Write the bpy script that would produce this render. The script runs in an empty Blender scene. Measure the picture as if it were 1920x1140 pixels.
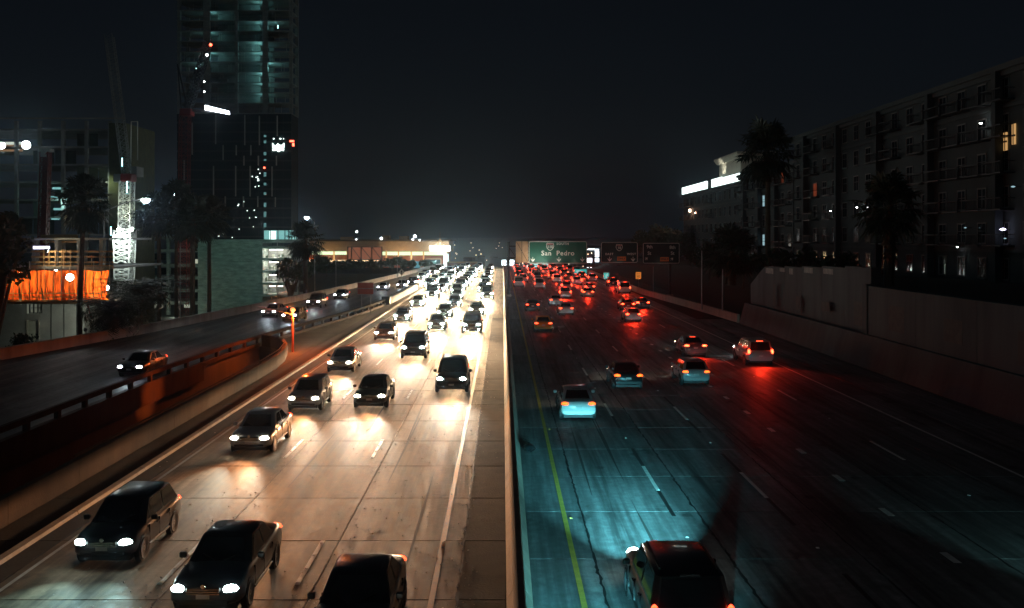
import bpy, bmesh, math, random
from mathutils import Vector, Matrix
random.seed(11)
sc = bpy.context.scene
col = sc.collection
R = math.radians

# ------------------------------------------------------------------ camera, sky, cool fill light, exposure
H, F, VX, VY = 9.2, 1800.0, 942.0, 446.0      # eye height above the carriageway, focal length and vanishing point in photo pixels
cam_d = bpy.data.cameras.new('camera')
cam = bpy.data.objects.new('camera', cam_d); col.objects.link(cam)
cam.location = (0, 0, H); cam.rotation_euler = (R(90), 0, 0)
cam_d.sensor_width = 36; cam_d.lens = 36*F/1920
cam_d.shift_x = (960-VX)/1920; cam_d.shift_y = -(570-VY)/1920
cam_d.clip_start = 0.3; cam_d.clip_end = 9000
sc.camera = cam

w = bpy.data.worlds.new('World'); sc.world = w; w.use_nodes = True
nt = w.node_tree; nt.nodes.clear()
out = nt.nodes.new('ShaderNodeOutputWorld'); bg = nt.nodes.new('ShaderNodeBackground')
sky = nt.nodes.new('ShaderNodeTexSky'); sky.sky_type = 'NISHITA'; sky.sun_disc = False
sky.sun_elevation = R(-4.0); sky.sun_rotation = R(0); sky.air_density = 1.0; sky.dust_density = 2.0
bg2 = nt.nodes.new('ShaderNodeBackground'); add = nt.nodes.new('ShaderNodeAddShader')
tc = nt.nodes.new('ShaderNodeTexCoord'); sep = nt.nodes.new('ShaderNodeSeparateXYZ')
ramp = nt.nodes.new('ShaderNodeValToRGB')          # city sky glow, by height above the horizon only
nt.links.new(tc.outputs['Generated'], sep.inputs[0]); nt.links.new(sep.outputs['Z'], ramp.inputs[0])
e = ramp.color_ramp.elements
e[0].position = 0.0; e[0].color = (0.0098, 0.0125, 0.0160, 1)
e[1].position = 0.34; e[1].color = (0.0019, 0.0025, 0.0038, 1)
m_ = ramp.color_ramp.elements.new(0.05); m_.color = (0.0058, 0.0082, 0.0115, 1)
m_ = ramp.color_ramp.elements.new(0.14); m_.color = (0.0029, 0.0045, 0.0072, 1)
nt.links.new(sky.outputs[0], bg.inputs[0]); bg.inputs[1].default_value = 0.02
nt.links.new(ramp.outputs[0], bg2.inputs[0]); bg2.inputs[1].default_value = 0.70
nt.links.new(bg.outputs[0], add.inputs[0]); nt.links.new(bg2.outputs[0], add.inputs[1]); nt.links.new(add.outputs[0], out.inputs[0])

cool_fill_d = bpy.data.lights.new('cool_fill', 'SUN'); cool_fill_d.energy = 0.035; cool_fill_d.angle = R(10); cool_fill_d.color = (0.62, 0.88, 1.0)  # unseen cool light, added to lift the right-hand walls
cool_fill = bpy.data.objects.new('cool_fill', cool_fill_d); col.objects.link(cool_fill); cool_fill.rotation_euler = (R(52), 0, R(-62))
sc.view_settings.view_transform = 'Standard'; sc.view_settings.look = 'None'
sc.view_settings.exposure = 0.0; sc.view_settings.gamma = 1.0; sc.view_settings.use_curve_mapping = False
sc.render.engine = 'CYCLES'
sc.cycles.use_denoising = True
sc.cycles.max_bounces = 3; sc.cycles.diffuse_bounces = 1; sc.cycles.glossy_bounces = 1; sc.cycles.transmission_bounces = 1; sc.cycles.transparent_max_bounces = 4
sc.cycles.volume_bounces = 0; sc.cycles.sample_clamp_indirect = 3.0; sc.cycles.sample_clamp_direct = 0.0
sc.cycles.caustics_reflective = False; sc.cycles.caustics_refractive = False
sc.cycles.use_light_tree = True
sc.cycles.use_adaptive_sampling = False

# ------------------------------------------------------------------ helpers
def PX(px, py, d):                    # a photo pixel at distance d -> a point of the place
    return Vector(((px-VX)/F*d, d, H-(py-VY)/F*d))

class MB:                             # collects simple shapes, built as ONE mesh
    def __init__(s): s.v = []; s.f = []
    def poly(s, pts):
        b = len(s.v); s.v += [tuple(p) for p in pts]; s.f.append(tuple(range(b, b+len(pts)))); return s
    def mesh(s, vs, fs):
        b = len(s.v); s.v += [tuple(p) for p in vs]; s.f += [tuple(b+i for i in f) for f in fs]; return s
    def box(s, x0, x1, y0, y1, z0, z1):
        return s.mesh([(x0,y0,z0),(x1,y0,z0),(x1,y1,z0),(x0,y1,z0),(x0,y0,z1),(x1,y0,z1),(x1,y1,z1),(x0,y1,z1)],
                      [(3,2,1,0),(4,5,6,7),(0,1,5,4),(1,2,6,5),(2,3,7,6),(3,0,4,7)])
    def bar(s, p, q, a, b=None, up=(0,0,1)):
        b = b or a; p = Vector(p); q = Vector(q); t = (q-p).normalized(); u = Vector(up)
        if abs(t.dot(u)) > .98: u = Vector((0,1,0))
        x = t.cross(u).normalized(); y = x.cross(t)
        vs = []
        for c in (p, q):
            for i, j in ((-1,-1),(1,-1),(1,1),(-1,1)): vs.append(c+x*(i*a/2)+y*(j*b/2))
        return s.mesh(vs, [(0,1,2,3),(7,6,5,4),(1,0,4,5),(2,1,5,6),(3,2,6,7),(0,3,7,4)])
    def tube(s, p, q, r0, r1=None, n=8, cap=True):
        r1 = r0 if r1 is None else r1; p = Vector(p); q = Vector(q); t = (q-p).normalized()
        u = Vector((0,0,1)) if abs(t.z) < .95 else Vector((0,1,0))
        x = t.cross(u).normalized(); y = x.cross(t); vs = []
        for c, r in ((p, r0), (q, r1)):
            for i in range(n):
                a = 2*math.pi*i/n; vs.append(c+x*(r*math.cos(a))+y*(r*math.sin(a)))
        fs = [(i, i+n, (i+1) % n+n, (i+1) % n) for i in range(n)]
        if cap: fs += [tuple(range(n)), tuple(range(2*n-1, n-1, -1))]
        return s.mesh(vs, fs)
    def path(s, pts, radii, n=8):     # a bent tapering tube
        for i in range(len(pts)-1): s.tube(pts[i], pts[i+1], radii[i], radii[i+1], n, True)
        return s
    def lathe(s, prof, n=16, c=(0,0,0), axis='z'):
        vs = []; k = len(prof)
        for i in range(n):
            a = 2*math.pi*i/n
            for r, h in prof:
                p = (r*math.cos(a), r*math.sin(a), h) if axis == 'z' else (h, r*math.cos(a), r*math.sin(a))
                vs.append((p[0]+c[0], p[1]+c[1], p[2]+c[2]))
        fs = []
        for i in range(n):
            j = (i+1) % n
            for m in range(k-1): fs.append((i*k+m, j*k+m, j*k+m+1, i*k+m+1))
        return s.mesh(vs, fs)
    def loft(s, rings, cap=True):
        n = len(rings[0]); vs = [p for r in rings for p in r]; fs = []
        for a in range(len(rings)-1):
            for i in range(n):
                j = (i+1) % n; fs.append((a*n+i, a*n+j, (a+1)*n+j, (a+1)*n+i))
        if cap: fs += [tuple(range(n-1, -1, -1)), tuple((len(rings)-1)*n+i for i in range(n))]
        return s.mesh(vs, fs)
    def data(s, name, mat, origin=(0,0,0), smooth=False, bevel=0.0, seg=1):
        me = bpy.data.meshes.new(name); o = Vector(origin)
        me.from_pydata([tuple(Vector(v)-o) for v in s.v], [], s.f)
        bm = bmesh.new(); bm.from_mesh(me)
        if bevel: 
            bmesh.ops.remove_doubles(bm, verts=bm.verts, dist=1e-5)
            bmesh.ops.bevel(bm, geom=list(bm.edges), offset=bevel, segments=seg, affect='EDGES', clamp_overlap=True)
        bmesh.ops.recalc_face_normals(bm, faces=bm.faces)
        bm.to_mesh(me); bm.free()
        if smooth:
            me.polygons.foreach_set('use_smooth', [True]*len(me.polygons))
            try: me.set_sharp_from_angle(angle=R(38))
            except Exception: pass
        me.materials.append(mat); return me
    def build(s, name, mat, parent=None, smooth=False, bevel=0.0, seg=1, loc=None):
        org = parent.matrix_world.translation if (parent is not None and loc is None) else (loc or (0,0,0))
        if parent is not None and loc is None:
            org = absloc(parent)
        me = s.data(name, mat, org, smooth, bevel, seg)
        return link(name, me, parent, None if parent is not None else (loc or (0,0,0)))

def absloc(o):
    v = Vector((0,0,0))
    while o is not None: v += o.location; o = o.parent
    return v
def link(name, me, parent=None, loc=None, rot=None):
    o = bpy.data.objects.new(name, me); col.objects.link(o)
    if parent is not None: o.parent = parent
    if loc is not None: o.location = loc
    if rot is not None: o.rotation_euler = rot
    return o
def tag(o, label=None, cat=None, group=None, kind=None):
    if label: o['label'] = label
    if cat: o['category'] = cat
    if group: o['group'] = group
    if kind: o['kind'] = kind
    return o
def thing(name, label, cat, loc=(0,0,0), rotz=0.0, group=None):
    o = link(name, None, None, loc, (0,0,rotz)); o.empty_display_size = 0.5
    return tag(o, label, cat, group)

def lamp(name, kind, parent, loc, energy, color=(1,1,1), size=0.05, rot=None, angle=None, blend=1.0, data=None):
    if data is None:
        data = bpy.data.lights.new(name, kind); data.energy = energy; data.color = color
        if kind == 'AREA': data.size = size
        else: data.shadow_soft_size = size
        if kind == 'SPOT': data.spot_size = R(angle); data.spot_blend = blend
    o = bpy.data.objects.new(name, data); col.objects.link(o)
    if parent is not None: o.parent = parent
    o.location = loc
    if rot: o.rotation_euler = rot
    return o
def aim(o, frm, to):
    o.rotation_euler = (Vector(to)-Vector(frm)).to_track_quat('-Z', 'Y').to_euler()

# ------------------------------------------------------------------ materials
MATS = {}
def mat(name, c, rough=0.7, var=0.0, scale=2.0, bump=0.0, bscale=20.0, metal=0.0, spec=0.5, emit=None, est=0.0, alpha=1.0, trans=0.0, objcol=False, streak=0.0, coat=0.0):
    if name in MATS: return MATS[name]
    m = bpy.data.materials.new(name); m.use_nodes = True; t = m.node_tree; b = t.nodes['Principled BSDF']
    b.inputs['Roughness'].default_value = rough; b.inputs['Metallic'].default_value = metal
    b.inputs['Specular IOR Level'].default_value = spec
    b.inputs['Base Color'].default_value = (*c, 1); b.inputs['Alpha'].default_value = alpha
    if coat: b.inputs['Coat Weight'].default_value = coat; b.inputs['Coat Roughness'].default_value = 0.06
    if trans: b.inputs['Transmission Weight'].default_value = trans
    src = None
    if objcol:
        oi = t.nodes.new('ShaderNodeObjectInfo'); src = oi.outputs['Color']
    if var or streak:
        g = t.nodes.new('ShaderNodeNewGeometry'); n = t.nodes.new('ShaderNodeTexNoise'); n.inputs['Scale'].default_value = scale
        n.inputs['Detail'].default_value = 6; n.inputs['Roughness'].default_value = 0.65
        vec = g.outputs['Position']
        if streak:
            mp = t.nodes.new('ShaderNodeMapping'); mp.inputs['Scale'].default_value = (1, 1, 1-streak); t.links.new(vec, mp.inputs[0]); vec = mp.outputs[0]
        t.links.new(vec, n.inputs['Vector'])
        mr = t.nodes.new('ShaderNodeMapRange'); mr.inputs[1].default_value = .28; mr.inputs[2].default_value = .72
        mr.inputs[3].default_value = 1-var; mr.inputs[4].default_value = 1+var*.6; t.links.new(n.outputs['Fac'], mr.inputs[0])
        mx = t.nodes.new('ShaderNodeMix'); mx.data_type = 'RGBA'; mx.blend_type = 'MULTIPLY'; mx.inputs[0].default_value = 1
        if src is not None: t.links.new(src, mx.inputs[6])
        else: mx.inputs[6].default_value = (*c, 1)
        t.links.new(mr.outputs[0], mx.inputs[7]); src = mx.outputs[2]
        rr = t.nodes.new('ShaderNodeMapRange'); rr.inputs[3].default_value = max(.03, rough-.12); rr.inputs[4].default_value = min(1, rough+.12)
        t.links.new(n.outputs['Fac'], rr.inputs[0]); t.links.new(rr.outputs[0], b.inputs['Roughness'])
    if src is not None: t.links.new(src, b.inputs['Base Color'])
    if bump:
        g = t.nodes.new('ShaderNodeNewGeometry'); n = t.nodes.new('ShaderNodeTexNoise'); n.inputs['Scale'].default_value = bscale; n.inputs['Detail'].default_value = 5
        t.links.new(g.outputs['Position'], n.inputs['Vector']); bp = t.nodes.new('ShaderNodeBump'); bp.inputs['Strength'].default_value = bump; bp.inputs['Distance'].default_value = .05
        t.links.new(n.outputs['Fac'], bp.inputs['Height']); t.links.new(bp.outputs[0], b.inputs['Normal'])
    if emit:
        b.inputs['Emission Color'].default_value = (*emit, 1); b.inputs['Emission Strength'].default_value = est
    MATS[name] = m; return m
def glow(name, c, s, sampled=True):
    if name in MATS: return MATS[name]
    m = mat(name, (.02,.02,.02), .3, emit=c, est=s)
    if not sampled: m.cycles.emission_sampling = 'NONE'
    return m

def road_mat(name, c, x0, lane, warm=1.0, joints=None, r0=.42, r1=.62):
    m = bpy.data.materials.new(name); m.use_nodes = True; t = m.node_tree; b = t.nodes['Principled BSDF']; N = t.nodes.new; L = t.links.new
    def math_(op, a, bb=None, cc=None):
        n = N('ShaderNodeMath'); n.operation = op
        for i, v in enumerate((a, bb, cc)):
            if v is None: continue
            if isinstance(v, (int, float)): n.inputs[i].default_value = v
            else: L(v, n.inputs[i])
        return n.outputs[0]
    def rng(v, a, bb, c_, d_, smooth=True):
        n = N('ShaderNodeMapRange'); n.interpolation_type = 'SMOOTHSTEP' if smooth else 'LINEAR'
        L(v, n.inputs[0])
        for i, q in enumerate((a, bb, c_, d_)): n.inputs[i+1].default_value = q
        return n.outputs[0]
    g = N('ShaderNodeNewGeometry'); sp = N('ShaderNodeSeparateXYZ'); L(g.outputs['Position'], sp.inputs[0])
    def noise(sc_, stretch=(1,1,1), detail=6, rough=.6):
        mp = N('ShaderNodeMapping'); mp.inputs['Scale'].default_value = stretch; L(g.outputs['Position'], mp.inputs[0])
        n = N('ShaderNodeTexNoise'); n.inputs['Scale'].default_value = sc_; n.inputs['Detail'].default_value = detail; n.inputs['Roughness'].default_value = rough
        L(mp.outputs[0], n.inputs['Vector']); return n.outputs['Fac']
    fr = math_('FRACT', math_('DIVIDE', math_('SUBTRACT', sp.outputs['X'], x0), lane))
    oil = rng(math_('ABSOLUTE', math_('SUBTRACT', fr, .5)), .03, .20, 1, 0)                # oil drip strip along the lane middle
    trk = rng(math_('ABSOLUTE', math_('SUBTRACT', math_('ABSOLUTE', math_('SUBTRACT', fr, .5)), .25)), .02, .13, 1, 0)   # tyre-polished tracks
    big = noise(.35, (1,.25,1)); fine = noise(3.0); streak = noise(2.2, (1.6,.06,1)); grit = noise(38.0, detail=3)
    v = rng(big, .3, .7, .72, 1.12)
    v = math_('MULTIPLY', v, rng(fine, .3, .72, .70, 1.12))
    v = math_('MULTIPLY', v, rng(streak, .35, .7, .62, 1.14))
    v = math_('MULTIPLY', v, math_('SUBTRACT', 1.0, math_('MULTIPLY', oil, rng(streak, .3, .6, .55, .22))))
    v = math_('MULTIPLY', v, rng(grit, .3, .75, .82, 1.12))
    blot = rng(noise(.9, (1,.5,1), 3), .60, .70, 1, .50); v = math_('MULTIPLY', v, blot)      # old oil stains
    oi = N('ShaderNodeObjectInfo'); v = math_('MULTIPLY', v, rng(oi.outputs['Random'], 0, 1, .84, 1.1, False))
    if joints:
        y0, step, ymin = joints
        jf = math_('FRACT', math_('DIVIDE', math_('SUBTRACT', sp.outputs['Y'], y0), step))
        jl = rng(math_('ABSOLUTE', math_('SUBTRACT', jf, .5)), .485, .496, 0, .45)
        v = math_('MULTIPLY', v, math_('SUBTRACT', 1.0, jl))
    mx = N('ShaderNodeMix'); mx.data_type = 'RGBA'; mx.blend_type = 'MULTIPLY'; mx.inputs[0].default_value = 1; mx.inputs[6].default_value = (*c, 1)
    L(v, mx.inputs[7]); L(mx.outputs[2], b.inputs['Base Color'])
    L(math_('SUBTRACT', rng(fine, .3, .7, r0, r1), math_('MULTIPLY', trk, .06)), b.inputs['Roughness'])
    bp = N('ShaderNodeBump'); bp.inputs['Strength'].default_value = .25; bp.inputs['Distance'].default_value = .02
    L(math_('ADD', grit, math_('MULTIPLY', fine, .6)), bp.inputs['Height']); L(bp.outputs[0], b.inputs['Normal'])
    b.inputs['Specular IOR Level'].default_value = .16
    return m
# ------------------------------------------------------------------ the setting: ground, carriageways, ramp, trench
def lerp_tab(tab, y):
    if y <= tab[0][0]: return tab[0][1]
    for (a, va), (b, vb) in zip(tab, tab[1:]):
        if y <= b: return va+(vb-va)*(y-a)/(b-a)
    return tab[-1][1]
ZT = [(285,0),(330,-.7),(400,-3.6),(520,-9.5),(700,-15.5),(1000,-20),(1400,-18),(2000,-6),(2600,4),(3400,9)]
def zg(y): return lerp_tab(ZT, y)
def zlow(y): return lerp_tab([(230,-8.0),(330,-4.0),(400,-.06)], y)
RAMP_R = [(10,-22.3),(60,-22.1),(75,-21.5),(84,-20.7),(100,-18.9),(115,-17.0),(127,-16.2),(161,-16.0),(300,-15.4),(430,-15.4)]
RAMP_L = [(10,-44.0),(40,-41.5),(60,-39.5),(73,-37.6),(94,-34.0),(120,-31.2),(151,-28.8),(180,-26.8),(230,-24),(300,-21),(430,-20)]
TR_R = [(-30,-16.15),(62,-16.15),(68,-16.25),(72,-16.6),(76,-17.3),(79,-18.3),(81,-19.5),(82.2,-20.5),(83.0,-21.0)]
def ramp_r(y): return lerp_tab(RAMP_R, y)
def ramp_l(y): return lerp_tab(RAMP_L, y)
def tr_r(y): return lerp_tab(TR_R, y)

M_ground = mat('dusty ground', (.045,.05,.042), .95, .45, .35, .3, 8)
M_concL = road_mat('worn concrete pavement', (.36,.268,.188), -1.8, 3.6, r0=.62, r1=.80)
M_concR = road_mat('grey concrete pavement', (.27,.275,.275), 2.05, 3.6, r0=.55, r1=.72)
M_concLf = road_mat('far worn concrete', (.36,.285,.215), -1.8, 3.6, joints=(33.95,4.77,113), r0=.55, r1=.75)
M_concRf = road_mat('far grey concrete', (.27,.275,.275), 2.05, 3.6, joints=(32.28,4.77,113), r0=.44, r1=.62)
M_asph = road_mat('ramp asphalt', (.085,.088,.088), -22, 3.7, r0=.5, r1=.7)
M_gore = mat('gore asphalt', (.07,.078,.062), .85, .5, .5, .3, 12, spec=.2)
M_should = mat('shoulder asphalt', (.045,.04,.037), .9, .4, .8, .3, 14, spec=.15)
M_inner = mat('oil-stained inner shoulder', (.055,.047,.04), .9, .85, .8, .3, 12, spec=.12)
M_tanbar = mat('dark barrier concrete', (.06,.042,.032), .92, .45, 1.0, .25, 9, spec=.12, streak=.75)  # dark brown concrete with vertical streaks
M_seal = mat('black joint sealant', (.012,.012,.013), .7)
M_barrier = mat('barrier concrete', (.36,.31,.25), .82, .35, 1.2, .25, 10, streak=.75)
M_wall = mat('stained concrete', (.30,.30,.285), .85, .4, .5, .25, 7, streak=.85)
M_white = mat('worn white road paint', (.74,.74,.70), .55, .3, 3.0)
M_yellow = mat('worn yellow road paint', (.60,.42,.07), .55, .3, 3.0)
M_orangeline = mat('worn amber road paint', (.55,.20,.035), .55, .3, 3.0)
M_steel = mat('galvanised steel', (.30,.31,.31), .45, .2, 3, metal=.7)
M_darksteel = mat('dark painted steel', (.03,.032,.035), .5, .2, 3)

ys = sorted(set([-30,0,20,40,55,62,66,68,70,72,74,76,77.5,79,80,81,81.6,82.2,82.6,83.0,84,100,130,160,200,250,285,310,330,360,400,460,520,600,700,850,1000,1200,1400,1700,2000,2300,2600,3000,3400]))
g = MB()
for a, b in zip(ys, ys[1:]):
    for side in (0, 1):
        pts = []
        for y in (a, b):
            lt = -22.45 if y <= 66 else (lerp_tab([(66,-22.45),(75,-21.8),(83.0,-21.0)], y)); rt = tr_r(y)
            if y > 83.0: lt = rt = -21.0
            le = ramp_l(y)-.35 if y < 400 else -2600
            xs = (le, lt) if side == 0 else (rt, 2600)
            pts.append([(x, y, zg(y)-.06) for x in xs])
        g.poly([pts[0][0], pts[0][1], pts[1][1], pts[1][0]])
        if side == 0 and b <= 400:           # the streets beyond the ramp lie lower
            za, zb = zg(a)+zlow(a), zg(b)+zlow(b)
            g.poly([(-2600,a,za),(pts[0][0][0],a,za),(pts[1][0][0],b,zb),(-2600,b,zb)])
            g.poly([(pts[0][0][0],a,za),(pts[0][0][0],a,zg(a)-.06),(pts[1][0][0],b,zg(b)-.06),(pts[1][0][0],b,zb)])
tag(g.build('ground', M_ground), kind='structure')
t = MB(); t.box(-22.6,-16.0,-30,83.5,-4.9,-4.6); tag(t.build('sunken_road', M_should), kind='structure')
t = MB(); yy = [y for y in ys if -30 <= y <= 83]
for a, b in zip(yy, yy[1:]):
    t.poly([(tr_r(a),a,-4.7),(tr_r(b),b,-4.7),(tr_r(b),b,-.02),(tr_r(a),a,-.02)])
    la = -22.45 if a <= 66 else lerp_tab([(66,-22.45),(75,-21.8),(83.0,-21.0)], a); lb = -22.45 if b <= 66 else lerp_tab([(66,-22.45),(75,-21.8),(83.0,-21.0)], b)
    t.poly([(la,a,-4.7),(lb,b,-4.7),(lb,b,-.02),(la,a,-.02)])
tag(t.build('trench_wall', mat('soot-dark trench concrete', (.07,.062,.055), .9, .45, .5, .25, 7, streak=.85)), kind='structure')  # dark, streaked concrete on both trench sides

def strip(name, mt, fl, fr, ylist, dz, kind='structure'):
    s = MB()
    for a, b in zip(ylist, ylist[1:]):
        s.poly([(fl(a),a,zg(a)+dz),(fr(a),a,zg(a)+dz),(fr(b),b,zg(b)+dz),(fl(b),b,zg(b)+dz)])
    return tag(s.build(name, mt), kind=kind)
far_y = [112.5,140,170,200,240,285,300,315,330,350,370,400,440,480,520,600,700]
Y0L, Y0R, SL = 33.95-4.77*4, 32.28-4.77*4, 4.77
NR = 20
YEL, YER = Y0L+SL*NR, Y0R+SL*NR
roadL = MB().box(-15.9, .12, -10, YEL, -.30, -.035).build('carriageway', M_seal); tag(roadL, kind='structure')
roadR = MB().box(.72, 25.6, -10, YER, -.30, -.035).build('carriageway', M_seal); tag(roadR, kind='structure')
strip('far_carriageway', M_concLf, lambda y: -14.3, lambda y: .1, [YEL]+[y for y in far_y if y > YEL], 0)
strip('far_carriageway', M_concRf, lambda y: .75, lambda y: 22.0, [YER]+[y for y in far_y if y > YER], 0)
strip('far_shoulder', M_should, lambda y: 22.02, lambda y: 26, [YER]+[y for y in far_y if y > YER], -.005)
strip('far_shoulder', M_should, lambda y: -15.9, lambda y: -14.32, [YEL]+[y for y in far_y if y > YEL], -.005)
strip('ramp_road', M_asph, ramp_l, ramp_r, [12,25,40,50,60,68,75,84,92,100,107,115,121,127,140,161,180,200,230,260,285,300,330,370,400,430], 0)
strip('gore_pavement', M_gore, lambda y: max(ramp_r(y)+.02, tr_r(y)+.3 if y < 83 else -99), lambda y: -15.88, [68.6,70,72,74,76,78,79,80,81,82,83,84,92,100,107,115,121,127], -.03)
for cols, y0, road, mt in (([-15.85,-13.4,-8.75,-4.95,-1.15,.1], Y0L, roadL, (M_concL, M_should)), ([.76,2.65,6.55,10.4,14.25,18.1,22.0,25.5], Y0R, roadR, (M_concR, M_concR))):
    for ci, (xa, xb) in enumerate(zip(cols, cols[1:])):
        w_ = xb-xa; hw = w_/2-.012; hl = SL/2-.012; c_ = .012
        b_ = MB().loft([[(-hw,-hl,-.2),(hw,-hl,-.2),(hw,hl,-.2),(-hw,hl,-.2)],[(-hw,-hl,-c_),(hw,-hl,-c_),(hw,hl,-c_),(-hw,hl,-c_)],
                        [(-hw+c_,-hl+c_,0),(hw-c_,-hl+c_,0),(hw-c_,hl-c_,0),(-hw+c_,hl-c_,0)]])
        me = b_.data('slab', mt[1] if (ci == 0 and road is roadL) else (M_inner if (ci == 4 and road is roadL) else mt[0]))
        for r_ in range(NR):
            o = link('slab', me, road, ((xa+xb)/2, y0+SL*(r_+.5), random.uniform(-.003,.0)), (random.uniform(-.0006,.0006), random.uniform(-.0008,.0008), 0))
# painted lines lie on the slabs
def paint(road, name, x, w_, ya, yb, mt, z=.005):
    s = MB(); n = max(1, int((yb-ya)/30)); st = (yb-ya)/n
    for i in range(n):
        a, b = ya+i*st, ya+(i+1)*st
        s.mesh([(x-w_/2,a,zg(a)+z),(x+w_/2,a,zg(a)+z),(x+w_/2,b,zg(b)+z),(x-w_/2,b,zg(b)+z)],[(0,1,2,3)])
    return s.build(name, mt, road)
paint(roadL, 'edge_line', -1.8, .15, 12, 330, M_orangeline)
paint(roadL, 'edge_line', -13.1, .12, 12, 330, M_white)
paint(roadR, 'edge_line', 2.05, .15, 12, 330, M_yellow)
paint(roadR, 'edge_line', 20.05, .14, 12, 330, M_white)
dash_me = MB().box(-.065,.065,-1.85,1.85,0,.006).data('lane_dash', M_white)
dash2_me = MB().box(-.11,.11,-.45,.45,0,.006).data('lane_dash', M_white)
dot_w = MB().lathe([(0,.022),(.03,.02),(.05,.008),(.052,0)], 8).data('lane_dot', mat('ceramic dot', (.78,.76,.7), .25), smooth=True)
refl = MB().loft([[(-.05,-.05,0),(.05,-.05,0),(.05,.05,0),(-.05,.05,0)],[(-.035,-.03,.02),(.035,-.03,.02),(.035,.03,.02),(-.035,.03,.02)]]).data('lane_reflector', mat('reflector lens', (.85,.87,.85), .15, spec=1))
refl_y = MB().loft([[(-.05,-.05,0),(.05,-.05,0),(.05,.05,0),(-.05,.05,0)],[(-.035,-.03,.02),(.035,-.03,.02),(.035,.03,.02),(-.035,.03,.02)]]).data('lane_reflector', mat('amber reflector lens', (.8,.45,.12), .15, spec=1))
blackstrip = MB().box(-.07,.07,-1.6,1.6,0,.003).data('contrast_strip', mat('black contrast paint', (.02,.021,.022), .6, .3, 4))
for k in range(18):
    for x, ph in ((5.67,36.8),(9.35,35.8)):
        y = ph+14.63*(k-1); link('lane_dash', dash_me, roadR, (x,y,.006))
        if k < 9:
            link('contrast_strip', blackstrip, roadR, (x,y+3.5,.005)); link('contrast_strip', blackstrip, roadR, (x,y-3.5,.005))
        link('lane_reflector', refl, roadR, (x,y+7.3,.006))
    y = 41.6+14.63*(k-1); link('lane_dash', dash_me, roadR, (16.65,y,.006)); link('lane_reflector', refl, roadR, (16.65,y+7.3,.006))
    link('lane_reflector', refl_y, roadR, (2.25,31.5+14.63*(k-1),.006))
    for x in (-5.45,-9.1):
        y = 27.3+14.63*(k-1); link('lane_dash', dash_me, roadL, (x,y,.006))
        if k < 10:
            for j in range(4): link('lane_dot', dot_w, roadL, (x,y-1.7+1.1*j,.012))
for k in range(26): link('lane_dash', dash2_me, roadR, (12.88,23.0+4.6*k,.006))
# ragged tar seams along the lane joints
def seam(road, x, ya, yb, w_, seed):
    rg = random.Random(seed); s = MB(); y = ya; L_ = []
    while y < yb:
        L_.append((x+rg.gauss(0,.018), y, w_*rg.uniform(.3,1.3))); y += rg.uniform(.12,.4)
    for (xa_,y0,wa),(xb_,y1,wb) in zip(L_, L_[1:]): s.poly([(xa_-wa,y0,.0035),(xa_+wa*.7,y0,.0035),(xb_+wb*.7,y1,.0035),(xb_-wb,y1,.0035)])
    s.build('tar_seam', M_seal, road)
seam(roadR, 2.65, 20, 105, .045, 1); seam(roadR, 6.55, 20, 105, .05, 2); seam(roadR, 10.4, 20, 80, .03, 3); seam(roadR, 14.25, 20, 80, .03, 4)
seam(roadL, -1.15, 20, 80, .05, 5); seam(roadL, -8.75, 20, 80, .022, 6); seam(roadL, -13.4, 20, 105, .04, 7)
for i in range(10):
    rg = random.Random(40+i); x = rg.choice([3.2,4.6,7.0,8.3,10.8,-2.7,-4.3,-6.4,-7.9,-10.2]); y = rg.uniform(24,60); L_ = rg.uniform(6,16)
    s = MB(); dx = rg.uniform(-.15,.15)
    for q in range(8): 
        a, b = q/8, (q+1)/8; wa = .05*math.sin(math.pi*min(1,a+.05)); wb = .05*math.sin(math.pi*min(1,b+.05)) if q < 7 else .004
        s.poly([(x+dx*a-wa,y+L_*a,.0032),(x+dx*a+wa,y+L_*a,.0032),(x+dx*b+wb,y+L_*b,.0032),(x+dx*b-wb,y+L_*b,.0032)])
    s.build('tyre_mark', mat('rubber mark', (.05,.046,.042), .8), roadR if x > 0 else roadL)
# rumble dents and litter on the inner shoulder
lt = MB(); rr_ = random.Random(4)
for i in range(1500):
    y = 22+rr_.random()**1.6*75; x = rr_.choice([rr_.gauss(-5.0,.5), rr_.uniform(-5,-1.2), rr_.gauss(-1.3,.35), rr_.gauss(-8.9,.5), rr_.uniform(-14,-.2)])
    if x > -.1: continue
    s_ = rr_.uniform(.012,.045)*(1.6 if rr_.random() < .06 else 1); a = rr_.random()*6.3; h_ = s_*rr_.uniform(.3,.9)
    lt.mesh([(x+s_*math.cos(a+q*2.1),y+s_*math.sin(a+q*2.1),.004) for q in range(3)]+[(x,y,.004+h_)], [(0,1,3),(1,2,3),(2,0,3)])
tag(lt.build('grit', mat('pale grit', (.55,.5,.44), .8)), label='pale grit and broken glass strewn over the oncoming lanes', cat='grit', kind='stuff')

# ------------------------------------------------------------------ barriers and walls
md = thing('median_barrier', 'long concrete median barrier splitting the two carriageways', 'barrier', (.43,12,0))
prof = [(-.33,0),(-.33,.08),(-.17,.33),(-.085,.98),(-.07,1.0),(.07,1.0),(.085,.98),(.17,.33),(.34,.08),(.34,0)]
seg = MB().loft([[(x,0,z) for x,z in prof],[(x,6.07,z) for x,z in prof]]).data('barrier_segment', mat('tan barrier concrete', (.25,.20,.15), .85, .4, 1.2, .25, 10, streak=.75))
for k in range(52):
    y = 12+6.1*k; link('barrier_segment', seg, md, (0, y-12, zg(y)))

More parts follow.
